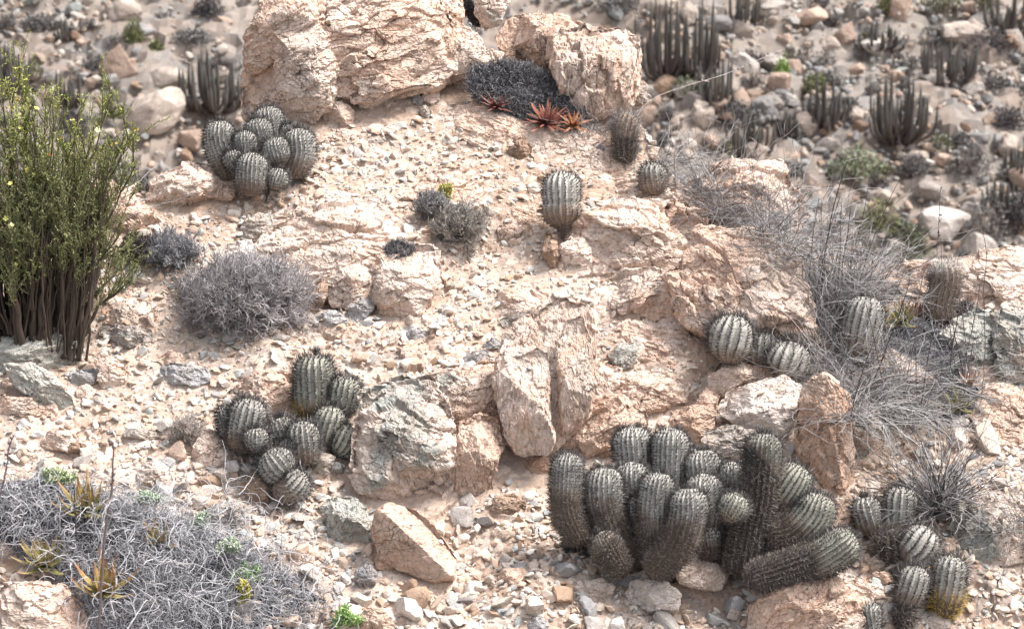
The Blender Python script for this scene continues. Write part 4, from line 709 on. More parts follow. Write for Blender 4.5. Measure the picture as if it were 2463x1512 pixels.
cactus('biggest cactus cluster with about fifteen grey-topped heads and dark brown curving stems', (1640,1395), [
 H([(1400,1310),(1362,1220),(1368,1088)], [28,37,36], .02, lo=.5, hi=.8, low=BRN*1.3), H([(1530,1240),(1519,1024)], [42,47], .20, lo=.1, hi=.4), H([(1615,1240),(1611,1028)], [42,46], .17, lo=.1, hi=.4),
 H([(1545,1365),(1478,1285),(1452,1205),(1455,1122)], [34,42,46,44], .04, lo=.5, hi=.75, **{}), H([(1530,1265),(1515,1110)], [36,42], .08, lo=.1, hi=.5), H([(1575,1370),(1572,1240),(1587,1135)], [30,40,40], .0, lo=.4, hi=.7),
 H([(1692,1230),(1690,1080)], [40,44], .14, lo=0, hi=.2), H([(1660,1340),(1692,1240),(1690,1138)], [34,44,47], .07, lo=.3, hi=.6), H([(1560,1385),(1628,1310),(1654,1240),(1657,1172)], [30,42,45,43], -.06, lo=.5, hi=.72),
 H([(1758,1250),(1760,1110)], [30,33], .12), H([(1652,1180),(1655,1075)], [28,31], .18), H([(1725,1290),(1728,1165)], [30,34], .09), H([(1545,1290),(1538,1185)], [30,33], .05), H([(1625,1330),(1612,1225)], [28,33], .03), H([(1850,1260),(1872,1150)], [34,37], .13, top=GRN), H([(1440,1280),(1418,1175)], [28,31], .07), H([(1500,1385),(1470,1330),(1440,1280)], [26,32,31], -.02, lo=.6, hi=1.1), H([(1705,1350),(1700,1262)], [28,32], .05), H([(1785,1390),(1802,1300),(1828,1180),(1838,1040)], [48,46,44,42], .02, lo=.72, hi=.86, low=BLK*1.2, top=GRN*1.05), H([(1748,1254),(1762,1222),(1776,1186)], [25,34,33], -.08, top=GRN*1.15, lo=-.1, hi=.3),
 H([(1845,1290),(1868,1218),(1900,1165),(1930,1120)], [34,42,46,44], .05, lo=.4, hi=.62, top=GRN*1.1, low=BRN), H([(1838,1290),(1900,1285),(1955,1238),(1976,1186)], [38,45,46,43], .0, lo=.4, hi=.65, top=GRN*1.05, low=BRN),
 H([(1790,1392),(1872,1374),(1972,1342),(2058,1290)], [34,38,45,42], -.08, lo=.45, hi=.7, top=GRN, low=BLK*1.4), H([(1740,1390),(1720,1300),(1740,1240)], [50,55,40], .10, lo=2, hi=3, low=BLK*1.1), H([(1640,1400),(1560,1330),(1520,1260)], [40,50,40], .10, lo=2, hi=3, low=BLK*1.4)],
 ribs=23, low=BRN, lo=.35, hi=.7, top=WAX, t_off=-.02, name='cactus_cluster')
cactus('three pale spiny heads on a blackened base right of the biggest cluster', (2150,1350), [H([(2095,1290),(2078,1194)], [30,35], .05), H([(2150,1290),(2172,1170)], [36,41], .07, low=np.array((.36,.27,.12))), H([(2165,1352),(2205,1315),(2234,1268)], [32,44,42], -.02),
 H([(2150,1390),(2140,1320),(2130,1270)], [34,40,30], .0, lo=2, hi=3, low=BLK), H([(2170,1420),(2160,1370)], [28,30], -.03, lo=2, hi=3, low=BRN)], ribs=14, top=PALE*.9, lo=.0, hi=.45, spl=1.4, rib=.16)
cactus('pair of upright cactus stems with yellow lower spines at the bottom right', (2230,1480), [H([(2168,1470),(2190,1420),(2206,1360)], [26,36,36], -.02, low=BRN), H([(2268,1488),(2278,1420),(2287,1334)], [30,39,37], .0, lowsp=(.30,.21,.06), lo=.3, hi=.6), H([(2150,1500),(2200,1470)], [24,30], -.03, lo=2, hi=3, low=BLK)], ribs=15, top=PALE*.85, lo=.2, hi=.55, spl=1.4)
cactus('tiny striped cactus beside the bottom right boulder', (2097,1518), [H([(2097,1530),(2094,1448)], [20,24], .0, lo=-.2, hi=.2)], ribs=14, name='round_cactus', top=WAX*.8)

# ---------------------------------------------------------------- shrubs, grass, mats, rosettes
M['twig'] = colmat('dry_twigs', .85, .6, 60); M['leaf'] = colmat('leaves', .6, .5, 80, spec=.3); M['flower'] = colmat('petals', .6, .2, 80); M['succ'] = colmat('rosette_leaves', .45, .3, 120, spec=.4); M['matcore'] = colmat('plant_litter', .95, .8, 50, .6)
def tcol(n, per, base, g, var=.35, tint=None):
    c = np.array(base)[None]*g.uniform(1-var, 1+var, (n, 1))
    if tint is not None: m_ = g.random((n, 1)) < tint[1]; c = np.where(m_, np.array(tint[0])[None]*g.uniform(.7, 1.2, (n, 1)), c)
    return np.repeat(c, per, 0)
def strands(name, P, R, col, parent, ns=3, mat='twig', var=.35, tint=None, g=rng, grad=None):
    V, F = tubes(P, R, ns); c = tcol(len(P), P.shape[1]*ns, col, g, var, tint)
    if grad is not None:
        u = np.tile(np.repeat(np.linspace(0, 1, P.shape[1]), ns), len(P))[:, None]; c = c*(1-u)+np.array(grad)*u*(c/np.array(col)).mean(1, keepdims=True)
    return mk(name, V, F, M[mat], parent=parent, col=c)
def hemi(n, g, up=.25, fw=0.0):
    d = g.normal(size=(n, 3)); d[:, 2] = np.abs(d[:, 2])+up; d[:, 1] -= fw; return nrm(d)
def dry_shrub(label, base, w_, h_, n=70, col=(.33,.31,.30), tips=(.45,.43,.42), lv=3, seed=0, cat='shrub', name='dry_shrub', rad=.0011, dens=1.0, up=.25, spread=.45, group=None, leafc=None):
    """w_, h_: size in picture units"""
    g = np.random.default_rng(seed+3); p = at(*base); t0 = float((p-CAM) @ FWD); r = w_*PXM*t0/2; hz = h_*PXM*t0
    root = thing(name, p, label, cat, group); st = p+g.normal(size=(n, 3))*np.array([r*.16, r*.16, .004]); d = hemi(n, g, up)*np.array([1, 1, hz/r]); L = r*.62*np.linalg.norm(nrm(d)*np.array([1, 1, 1]), axis=1)*g.uniform(.7, 1.1, n)*np.linalg.norm(d, axis=1).clip(.6, 1.3)
    P0 = grow(st, d, L, 6, .35, .25, seed=seed); strands('branch', P0, taper(n, 6, rad*2.1, rad*1.1, g), col, root, 4, var=.3, g=g)
    allP = []; cur = P0; k_ = [7, 6, 4]; l_ = [.42, .24, .13]
    for q in range(lv):
        s_, d_, ll = spawn(cur, max(1, int(k_[q]*dens)), l_[q]*r*.6, l_[q]*r*1.15, spread, .3, seed+q*5+1, bias=(0, 0, .12)); K = 4 if q else 5
        cur = grow(s_, d_, ll, K, .4, .15, seed=seed+q+9); f = (q+1)/lv; c = tuple(np.array(col)*(1-f)+np.array(tips)*f)
        strands('twigs', cur, taper(len(cur), K, rad*(1.1-.22*q), rad*(.75-.2*q), g), c, root, 3, var=.4, g=g)
    if leafc is not None:
        s_, d_, _ = spawn(cur, 2, .01, .02, .9, .3, seed+77); V, F = leafquads(s_, d_, g.uniform(.004, .008, len(s_)), .0025, seed); mk('leaves', V, F, M['leaf'], parent=root, col=tcol(len(s_), 4, leafc, g, .35))
    return root
dry_shrub('round dense grey dry shrub on the left of the gravel', (585,745), 330, 95, n=190, col=(.19,.165,.16), tips=(.35,.325,.325), seed=1, dens=1.05, spread=.7, rad=.0012)
dry_shrub('grey tufted shrub with bare dark stems in the middle of the slope', (1110,575), 170, 110, n=60, col=(.16,.14,.125), tips=(.33,.30,.27), seed=2, up=.5, dens=.9)
dry_shrub('left tuft of grey twigs with a yellow sprig behind the tufted shrub', (1035,525), 110, 85, n=50, col=(.17,.15,.15), tips=(.30,.285,.28), seed=3, up=.6, dens=.9)
dry_shrub('tangled grey dry bush right of the green shrub', (415,635), 150, 90, n=60, col=(.15,.14,.145), tips=(.30,.29,.30), seed=4, up=.35)
dry_shrub('blackened twiggy bush beside the green shrub stems', (335,625), 110, 80, n=60, col=(.05,.045,.045), tips=(.11,.095,.09), seed=5, up=.3)
dry_shrub('tiny pale dry bush above the leaning pink slab', (455,1062), 120, 85, n=40, col=(.38,.32,.28), tips=(.50,.44,.40), seed=6, up=.35, dens=.8, rad=.0009)
dry_shrub('small dark dead tuft at the foot of the leftmost stem of the biggest cluster', (1385,1325), 90, 50, n=50, col=(.07,.065,.065), tips=(.16,.15,.15), seed=7, lv=2)

# flowering shrub on the left
def flowering():
    g = np.random.default_rng(77); base = ghit(120, 850); t0 = float((base-CAM) @ FWD)-.02; base = CAM+t0*ray(110, 860)
    root = thing('flowering_shrub', base, 'tall green shrub with thick brown stems and tiny yellow flowers at the left edge', 'shrub'); u = PXM*t0
    tg = [(-60,300),(-20,250),(30,240),(45,130),(80,280),(110,260),(150,250),(190,270),(230,300),(270,225),(300,330),(310,330),(320,400),(270,460),(-40,330),(60,260),(130,300),(200,330),(250,390),(20,330),(90,380),(170,420),(290,560),(300,630),(270,600),(250,520),(-70,200),(215,470),(-30,450),(150,500),(345,650),(0,230),(60,400),(120,440)]
    P = []; R = []
    for k, (tx, ty) in enumerate(tg):
        bx = 30+165*(tx+60)/420.+g.normal()*10; by = 800+70*(tx+60)/420.; dz = g.uniform(-.10, .12); a = CAM+(t0+dz*.3)*ray(bx, by); c = CAM+(t0+dz)*ray(tx, ty); mid = CAM+(t0+dz*.6)*ray(bx+(tx-bx)*.22+g.normal()*6, by+(ty-by)*.5)
        P.append(smooth_path([a, mid, c], 16)+g.normal(size=(16, 3))*.0025); R.append(np.linspace(g.uniform(.005, .009), .0012, 16)**1.0)
    for k in range(46):
        bx = g.uniform(-40, 200); by = g.uniform(780, 880); tx = bx+(bx-110)*g.uniform(.2, .6)+g.normal()*15; ty = g.uniform(430, 600); dz = g.uniform(-.12, .08); a = CAM+(t0+dz*.3)*ray(bx, by); c = CAM+(t0+dz)*ray(tx, ty)
        P.append(smooth_path([a, (a+c)/2+g.normal(size=3)*.01, c], 16)+g.normal(size=(16, 3))*.002); R.append(np.linspace(g.uniform(.006, .010), .0022, 16))
    P = np.array(P); R = np.array(R)
    for k in range(len(P)):
        V, F = tubes(P[k:k+1], R[k:k+1], 7); mk('stem', V, F, M['twig'], parent=root, col=np.array((.075,.055,.043))*g.uniform(.6, 1.3), smooth=True)
    bb = g.uniform(0, 1, 90); Q = []
    for k in range(90):
        bx = -20+215*bb[k]+g.normal()*8; by = 790+80*bb[k]; tx = bx+(bx-100)*g.uniform(.3, 1.0)+g.normal()*22; ty = g.uniform(300, 560); dz = g.uniform(-.15, .1); a = CAM+(t0+dz*.3)*ray(bx, by); c = CAM+(t0+dz)*ray(tx, ty); Q.append(smooth_path([a, (a*.55+c*.45)+g.normal(size=3)*.012, c], 14)+g.normal(size=(14, 3))*.002)
    strands('thin_stems', np.array(Q), taper(90, 14, .0030, .0010, g), (.07,.052,.04), root, 5, g=g)['kind'] = 'stuff'
    # leafy side shoots
    s1, d1, l1 = spawn(P, 14, .04, .12, .42, .42, 1, bias=(0, 0, .5)); A1 = grow(s1, d1, l1, 6, .35, .5, seed=2)
    s2, d2, l2 = spawn(A1, 4, .025, .07, .5, .2, 3, bias=(0, 0, .4)); A2 = grow(s2, d2, l2, 5, .35, .4, seed=4)
    strands('shoots', A1, taper(len(A1), 6, .0019, .0009, g), (.16, .13, .085), root, 3, g=g, grad=(.16,.17,.08)); strands('shoots', A2, taper(len(A2), 5, .0011, .0005, g), (.17, .17, .085), root, 3, g=g)
    A = []; _,ya = project(A1[:, 2]); _,yb = project(A2[:, 2]); A1 = A1[(ya > 330) | (g.random(len(ya)) < .45)]; A2 = A2[(yb > 330) | (g.random(len(yb)) < .5)]
    for src, n_ in ((A1, 26), (A2, 18)):
        s_, d_, _ = spawn(src, n_, .01, .02, .75, .05, 5); A.append((s_, d_))
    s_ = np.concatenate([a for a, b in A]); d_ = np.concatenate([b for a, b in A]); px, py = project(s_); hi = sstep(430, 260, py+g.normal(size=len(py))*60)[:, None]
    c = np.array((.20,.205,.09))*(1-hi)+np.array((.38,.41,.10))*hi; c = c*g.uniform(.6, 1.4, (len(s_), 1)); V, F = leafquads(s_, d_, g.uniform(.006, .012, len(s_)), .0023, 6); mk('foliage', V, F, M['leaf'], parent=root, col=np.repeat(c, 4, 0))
    # flowers
    fl = []
    for c0, cc in (((.80,.74,.22), 0), ((.78,.76,.42), 1), ((.62,.36,.08), 2)):
        Vs = []; g2 = np.random.default_rng(5+cc)
        for a in np.arange(5)*2*PI/5:
            dd = np.array([math.cos(a), math.sin(a), .55]); sd_ = np.array([-math.sin(a), math.cos(a), 0]); Vs += [np.zeros(3), dd*.0042+sd_*.0026, dd*.0068, dd*.0042-sd_*.0026]
        V = np.array(Vs); me = mesh_data('flower', V, np.arange(20).reshape(5, 4), M['flower'], col=np.tile(np.array(c0), (20, 1))); fl.append(me)
    tips = np.concatenate([A1[:, -1], A2[:, -1]]); px, py = project(tips); ok = np.where((px > 2) & (px < 400) & (py < 640))[0]; wgt = np.where(py[ok] < 420, 4., 1.); pick = g.choice(ok, 96, replace=False, p=wgt/wgt.sum())
    for q in pick:
        o = bpy.data.objects.new('flower', fl[g.choice(3, p=[.55, .33, .12])]); COL.objects.link(o); o.parent = root; o.location = (tips[q]-base).tolist(); o.rotation_euler = (g.uniform(-.2, 1.2), g.normal()*.5, g.random()*6); o.scale = [g.uniform(.9, 1.4)]*3
flowering()

# dry grass
def grass(label, pts, n, lens, seed, col=(.33,.315,.31), up=.7, side=(0, 0, 0), wob=.45, grav=-.5, rad=.0009, tint=((.10,.09,.09), .25), split=1, jit=.03, name='dry_grass', cat='grass', spread=1.0, thick=0):
    g = np.random.default_rng(seed); B = np.array([at(*q) for q in pts]); root = thing(name, B[len(B)//2], label, cat); ix = g.integers(0, len(B), n); st = B[ix]+g.normal(size=(n, 3))*np.array([jit, jit, .004])
    d = nrm(g.normal(size=(n, 3))*spread*np.array([1, .8, .6])+np.array([side[0], side[1], side[2]+up])); d[:, 2] = np.abs(d[:, 2])*.9+.03; L = g.uniform(lens[0], lens[1], n)*(.35+.65*g.random(n))
    P = grow(st, d, L, 10, wob, grav, .5, seed); strands('blades', P, taper(n, 10, rad*1.15, rad*.45, g), col, root, 3, var=.35, tint=tint, g=g)
    if split:
        s_, d_, l_ = spawn(P, split, .04, .14, .45, .35, seed+1); P2 = grow(s_, d_, l_, 6, .4, -.2, .4, seed+2); strands('side_blades', P2, taper(len(P2), 6, rad*.7, rad*.35, g), col, root, 3, var=.35, tint=tint, g=g)
        s_, d_, l_ = spawn(P2[::2], 1, .015, .06, .6, .35, seed+3); P3 = grow(s_, d_, l_, 4, .4, 0, .4, seed+4); strands('side_blades', P3, taper(len(P3), 4, rad*.55, rad*.3, g), col, root, 3, var=.35, tint=tint, g=g)
    if thick:
        st = st[:thick]+g.normal(size=(thick, 3))*.02; d = nrm(np.stack([g.normal(size=thick)*.18, g.normal(size=thick)*.2, np.ones(thick)], 1)); P = grow(st, d, g.uniform(.2, .42, thick), 10, .15, 0, .1, seed+8); strands('stalk', P, taper(thick, 10, .0021, .0009, g), (.10,.08,.08), root, 4, g=g)
    return root
grass('tangle of thin grey dry grass on the skyline behind the lone column cactus', [(1620,420),(1650,440),(1680,450),(1710,470),(1740,500),(1600,400)], 380, (.14, .34), 1, up=.5, side=(.4, 0, 0), wob=.6, rad=.0008)
grass('mass of grey dry grass spilling over the right cream boulder', [(1780,540),(1840,560),(1880,590),(1900,620),(1820,540),(1740,520)], 460, (.15, .36), 2, up=.6, side=(.35, 0, 0), wob=.6, rad=.0008)
grass('tall dense grey grass behind the big barrel cactus', [(1985,760),(2010,720),(2040,740),(2060,700),(1990,800),(1975,690)], 700, (.16, .42), 3, up=.9, side=(.1, 0, 0), wob=.45, rad=.00095, thick=9)
grass('sprawling grey grass below the big barrel cactus', [(2020,900),(2050,940),(2000,860),(2080,960),(2130,990),(2040,1000),(2100,930),(2180,990)], 780, (.16, .40), 4, up=.35, side=(.35, -.3, 0), wob=.55, rad=.00095, thick=5)
grass('grey grass growing among the dark mat near the right edge', [(2240,900),(2270,950),(2300,900),(2330,960),(2280,1000)], 170, (.12, .34), 5, up=.5, wob=.5, rad=.0009, thick=7)
grass('round fountain-shaped clump of grey grass at the lower right', [(2255,1225),(2245,1235),(2270,1228)], 620, (.16, .36), 6, up=.85, spread=.9, wob=.3, grav=-.55, rad=.00105, jit=.018, col=(.38,.36,.355), tint=((.07,.06,.06), .4), split=0)
grass('dark grey grass tuft at the lower right edge of the picture', [(2440,1270),(2470,1240),(2480,1290)], 160, (.12, .3), 7, up=.4, side=(-.2, -.2, 0), wob=.4, split=0)
grass('thin grass at the foot of the square cream boulder', [(1420,320),(1440,320),(1430,300),(1440,330)], 60, (.08, .26), 8, up=.6, side=(.1, 0, 0), wob=.5, rad=.0008)
grass('loose grey stalks between the green shrub and the smooth pink boulder', [(215,470),(230,500),(250,520)], 26, (.15, .36), 9, up=.4, side=(.5, 0, 0), wob=.35, rad=.0009, split=0, tint=None)

def stalk(label, pts, r, off, pods=0, col=(.16,.14,.13), seed=0, name='dry_stalk', side=0):
    g = np.random.default_rng(seed); p = at(*pts[0]); t0 = float((p-CAM) @ FWD)+off; root = thing(name, CAM+t0*ray(*pts[0]), label, 'stalk')
    P = smooth_path([CAM+t0*ray(*q) for q in pts], 26)[None]+g.normal(size=(1, 26, 3))*.0006; strands('stem', P, np.linspace(r, r*.55, 26)[None], col, root, 5, g=g)
    if side: s_, d_, l_ = spawn(P, side, .02, .09, .8, .3, seed); strands('side_shoot', grow(s_, d_, l_, 6, .3, .2, seed=seed), taper(side, 6, r*.5, r*.3, g), col, root, 3, g=g)
    if pods:
        s_, d_, l_ = spawn(P, pods, .006, .012, 1.2, .45, seed+2); Pd = grow(s_, d_, l_, 4, .1, seed=seed)
        for k in range(pods): strands('seed_pod', Pd[k:k+1], np.array([[.0006, .0022, .0018, .0003]])*min(1.4, r/.0011), col, root, 5, g=g)
stalk('long pale curved stalk with buds reaching over the skyline at top right', [(1520,300),(1560,245),(1640,210),(1740,180),(1810,150),(1880,120)], .0012, 0, 14, (.42,.38,.36), 1)
stalk('thin branching twig rising beside the square cream boulder', [(1455,320),(1500,240),(1530,150),(1545,70),(1520,0),(1530,-30)], .0011, -.02, 22, (.14,.12,.12), 2, side=5)
stalk('dark thin stalk standing near the right edge', [(2360,960),(2368,840),(2366,700),(2372,600),(2352,535)], .0014, -.05, 4, (.13,.11,.11), 3)
stalk('dark thin stalk rising beside the brown column cactus', [(2235,760),(2250,660),(2255,560),(2262,450)], .0014, -.03, 6, (.13,.11,.11), 4, side=2)
stalk('slender stalk crossing the far slope above the right grass', [(1985,700),(2010,620),(2040,560),(2060,510)], .0012, -.02, 3, (.2,.18,.17), 5)
stalk('tall blurred brown stalk with dark buds in front of the grey mat', [(236,1540),(245,1380),(255,1260),(268,1180),(272,1080),(262,1062)], .0030, -.9, 8, (.10,.075,.07), 6)
stalk('thin dark stalk sticking out of the grey mat at left', [(184,1300),(181,1230),(178,1165)], .0022, -.3, 2, (.06,.05,.05), 7)
stalk('blurred dark seed stalk at the left edge above the mat', [(0,1190),(15,1130),(22,1075),(32,1050)], .0022, -.8, 5, (.12,.09,.10), 8)
stalk('small dark bare stick standing in the leftmost yellow rosette', [(120,1350),(122,1315),(122,1285)], .0022, -.05, 2, (.10,.07,.07), 9)

# rosettes
def rosette(label, c, r, inner, tips, n=26, seed=0, tiltf=.5, curl=.9, group=None):
    g = np.random.default_rng(seed); p = at(*c); t0 = float((p-CAM) @ FWD); R = 1.2*r*PXM*t0; p = p-.25*R*FWD*0+NS*.01; axis_ = nrm(np.array([0, 0, 1.])*.9+NS*.35-FWD*tiltf*.45+g.normal(size=3)*.1); x = nrm(np.cross(axis_, UP)); y = np.cross(axis_, x); Vs = []; Fs = []; Cs = []; o = 0
    for k in range(n):
        a = k*2.39996; ring = (k/n)**.8; el = -.05+1.2*ring; L = R*(1.15-.45*ring)*g.uniform(.8, 1.15); out = math.cos(a)*x+math.sin(a)*y; sd_ = np.cross(axis_, out); K = 9; w0 = R*.115*g.uniform(.8, 1.1); q = p+out*.004; e = el; drp = g.uniform(.6, 1.2)*curl
        for i in range(K):
            u = i/(K-1); d = nrm(out*math.cos(e)+axis_*math.sin(e)); up_ = np.cross(sd_, d); w_ = w0*(1-u)**.75*(1 if i else .9)+.0002; tooth = (i % 2)*w0*.16*(1-u)
            for sgn, lift in ((-1, .35), (0, 0.), (1, .35)): Vs.append(q+sd_*sgn*(w_+tooth)+up_*w_*lift); Cs.append(np.array(inner)*(1-u**2.2)+np.array(tips)*u**2.2)
            q = q+d*L/(K-1); e += drp*.16*(1-ring*.5)+.05*g.normal()
        for i in range(K-1):
            for j in (0, 1): b_ = o+i*3+j; Fs.append((b_, b_+1, b_+4, b_+3))
        o += K*3
    C_ = np.array(Cs)*g.uniform(.85, 1.15, (len(Cs), 1)); ob = mk('rosette', np.array(Vs), np.array(Fs), M['succ'], col=C_, origin=p); tag(ob, label, 'rosette plant', group); return ob
GY, OR, RD, YL = (.22,.23,.085), (.45,.21,.09), (.17,.06,.055), (.30,.26,.10)

def mat(label, poly, T, n, L, col, rad, seed, core=(.06,.055,.055), curl=2.5, tilt=.75, up=.45, cat='plant mat', name='plant_mat', tint=None, gr=0.0, big=.6, K=9, push=.55, name2='twigs', surf=False):
    sp = None
    if surf: o_ = max(poly, key=lambda q: q[1]); sp = at(sum(q[0] for q in poly)/len(poly), o_[1]-4)
    V, F, F3, at_, H0, nv = rock_geo(surf=sp, poly=poly, tilt=tilt, T=T, seed=seed, push=push, big=big, med=1.2, small=.6, nc=2, hmin=.8, res=.009); root = thing(name, H0, label, cat); g = np.random.default_rng(seed)
    c = np.array(core)*g.uniform(.6, 1.5, (len(V), 1)); mk('litter_mound', V, [F, F3], M['matcore'], parent=root, col=c)
    N_ = nrm(nv); ok = np.where((N_ @ (-FWD) > -.15))[0]; Fv = V[:len(nv)][ok]; w_ = np.ones(len(ok)); nf = V[:len(nv)]
    # area weighting by neighbour distance keeps the pole from crowding
    dloc = np.linalg.norm(Fv-Fv.mean(0), axis=1); w_ = (dloc+.01); pick = g.choice(len(ok), n, p=w_/w_.sum()); st = Fv[pick]-N_[ok][pick]*.003+g.normal(size=(n, 3))*.004; tn = nrm(np.cross(N_[ok][pick], g.normal(size=(n, 3)))); d = nrm(tn+N_[ok][pick]*up*g.uniform(.2, 1.6, (n, 1)))
    P = grow(st, d, g.uniform(L*.4, L*1.3, n), K, .5, gr, curl, seed); strands(name2, P, taper(n, K, rad, rad*.5, g), col, root, 3, var=.5, tint=tint, g=g); return root
mat('large tangled grey twiggy mat covering the bottom left corner', [(-60,1190),(0,1165),(90,1150),(200,1165),(330,1200),(430,1240),(500,1270),(600,1320),(700,1375),(780,1440),(850,1530),(840,1600),(500,1640),(250,1560),(210,1480),(150,1400),(60,1340),(20,1290),(-60,1270)], .10, 15000, .07, (.33,.325,.34), .0009, 101, core=(.06,.055,.06), curl=3.2, up=.35, tint=((.52,.505,.52), .25), K=9)
def pale_twigs(root, poly_pts, n, seed):
    g = np.random.default_rng(seed); B = np.array([at(*q) for q in poly_pts]); st = B[g.integers(0, len(B), n)]+g.normal(size=(n, 3))*np.array([.05, .04, .01])+NS*.02; d = nrm(g.normal(size=(n, 3))+NS*.5-FWD*.3)
    P = grow(st, d, g.uniform(.04, .13, n), 12, .8, -.5, 2.4, seed); strands('pale_twigs', P, taper(n, 12, .0012, .0006, g), (.42,.405,.415), root, 4, var=.3, g=g)['kind'] = 'stuff'
bpy.context.view_layer.update(); DG = bpy.context.evaluated_depsgraph_get()
pale_twigs([o for o in COL.objects if o.name == 'plant_mat'][0], [(x_+(y_-1200)*.55, y_) for y_ in range(1190, 1500, 32) for x_ in range(30, 640, 55) if not (y_ > 1380 and x_ < 60)], 800, 9)
mat('black and grey matted dead plant cushion between the two top boulders', [(1125,200),(1140,160),(1195,150),(1260,160),(1320,178),(1378,215),(1408,255),(1408,295),(1370,318),(1320,305),(1270,292),(1225,275),(1190,250),(1145,230)], .09, 9000, .018, (.13,.125,.13), .0009, 102, core=(.035,.033,.036), curl=.6, up=1.4, tint=((.36,.35,.36), .35), K=4, tilt=.45, name2='dead_leaves', push=.15)
mat('small black cushion plant on the big cream outcrop', [(922,600),(935,582),(965,578),(998,592),(992,612),(950,620),(930,615)], .02, 900, .012, (.14,.13,.135), .0008, 103, core=(.04,.035,.035), curl=.6, up=1.4, tint=((.4,.38,.37), .3), K=4, name2='dead_leaves', push=0, surf=True)
mat('dark grey matted plant right of the big barrel cactus', [(2140,790),(2200,770),(2260,790),(2300,840),(2340,900),(2370,960),(2350,1010),(2290,1000),(2250,930),(2180,870),(2130,850)], .04, 3800, .028, (.20,.195,.21), .0008, 104, core=(.05,.047,.05), curl=1.6, up=.8, tint=((.5,.49,.5), .15), K=6)
mat('black litter around the base of the brown column cactus', [(2210,770),(2250,740),(2320,720),(2345,735),(2320,780),(2260,810),(2220,800)], .03, 900, .02, (.12,.10,.10), .0009, 105, core=(.04,.035,.035), curl=1, up=.8, K=5)
mat('black charred litter at the bottom left corner', [(-40,1500),(40,1490),(90,1500),(100,1560),(-40,1570)], .03, 700, .015, (.06,.06,.06), .0009, 106, core=(.03,.03,.03), curl=.8, up=1, K=4)
mat('grey brown litter in the cleft at the top of the picture', [(1100,0),(1130,-10),(1150,40),(1160,70),(1135,60)], .03, 700, .018, (.09,.085,.09), .0009, 107, core=(.03,.03,.03), curl=.8, up=1, K=4, tilt=.3)
bpy.context.view_layer.update(); DG = bpy.context.evaluated_depsgraph_get()
rosette('left red rosette plant with short curled leaves in the black cushion', (1195,262), 36, RD, (.34,.14,.08), 30, 1, .6, 0.0); rosette('largest red rosette plant with orange tips at the foot of the black cushion', (1312,300), 48, RD, (.36,.14,.07), 40, 2, .7, .1); rosette('orange and red rosette at the right end of the black cushion', (1378,306), 38, (.36,.17,.08), RD, 20, 3, .6, 0.0)
rosette('green rosette with long orange leaves near the top of the grey mat', (208,1232), 78, GY, OR, 26, 4, 1.0); rosette('wide yellow-green rosette at the left end of the grey mat', (108,1362), 68, (.25,.25,.09), (.50,.30,.15), 28, 5, .9); rosette('yellow and red rosette with drooping leaves at the lower left', (250,1425), 80, YL, (.42,.16,.10), 26, 6, 1.0); rosette('small yellow rosette half buried in the middle of the grey mat', (385,1305), 52, YL, OR, 15, 7, .9)
rosette('yellow-green rosette with orange tips right of the big barrel cactus', (2165,778), 52, (.21,.23,.09), OR, 24, 8, .9); rosette('red-brown rosette beside the yellow-green one in the dry grass', (2210,762), 40, (.40,.22,.14), (.45,.28,.2), 16, 9, .9); rosette('yellow rosette in the dry grass above the low gritty slab', (2305,985), 46, YL, GY, 20, 10, .9); rosette('faded pinkish rosette beside the dark mat at right', (2330,925), 36, (.38,.28,.22), (.45,.3,.25), 16, 11, .9)
# lichen tufts
def lichen(label, c, w_, h_, col, seed):
    g = np.random.default_rng(seed); p = at(*c); t0 = float((p-CAM) @ FWD); rx = w_*PXM*t0/2; rz = h_*PXM*t0/2; n = int(260+w_*10); root = thing('lichen_tuft', p, label, 'lichen'); cs = g.normal(size=(14, 3))*np.array([rx*.5, rx*.3, rz*.5]); st = p+NS*.012+cs[g.integers(0, 14, n)]+g.normal(size=(n, 3))*.003
    P = grow(st, nrm(g.normal(size=(n, 3))-FWD*.6+UP*.5), g.uniform(.006, .015, n), 4, .6, .2, 1, seed); strands('lichen_lobes', P, taper(n, 4, .0014, .0016, g), col, root, 4, mat='leaf', var=.2, g=g)
for q in [('bright green lichen tuft on the grey mat', (592,1388), 46, 60, (.36,.50,.26), 1), ('yellow lichen strip hanging under the bright green tuft', (590,1435), 16, 46, (.50,.45,.12), 2), ('green lichen tuft at the bottom edge right of the grey mat', (832,1495), 40, 50, (.36,.50,.20), 3), ('pale green lichen at the top of the grey mat', (130,1155), 90, 26, (.42,.48,.28), 4), ('pale mint lichen in the upper middle of the grey mat', (362,1205), 60, 22, (.45,.52,.40), 5), ('mint lichen patch at the right border of the grey mat', (480,1270), 46, 40, (.45,.52,.40), 6), ('faded green lichen between mat and gravel', (560,1315), 60, 26, (.46,.52,.38), 7), ('yellow sprig in the left tuft behind the tufted shrub', (1070,470), 26, 30, (.42,.38,.12), 8)]: lichen(*q)

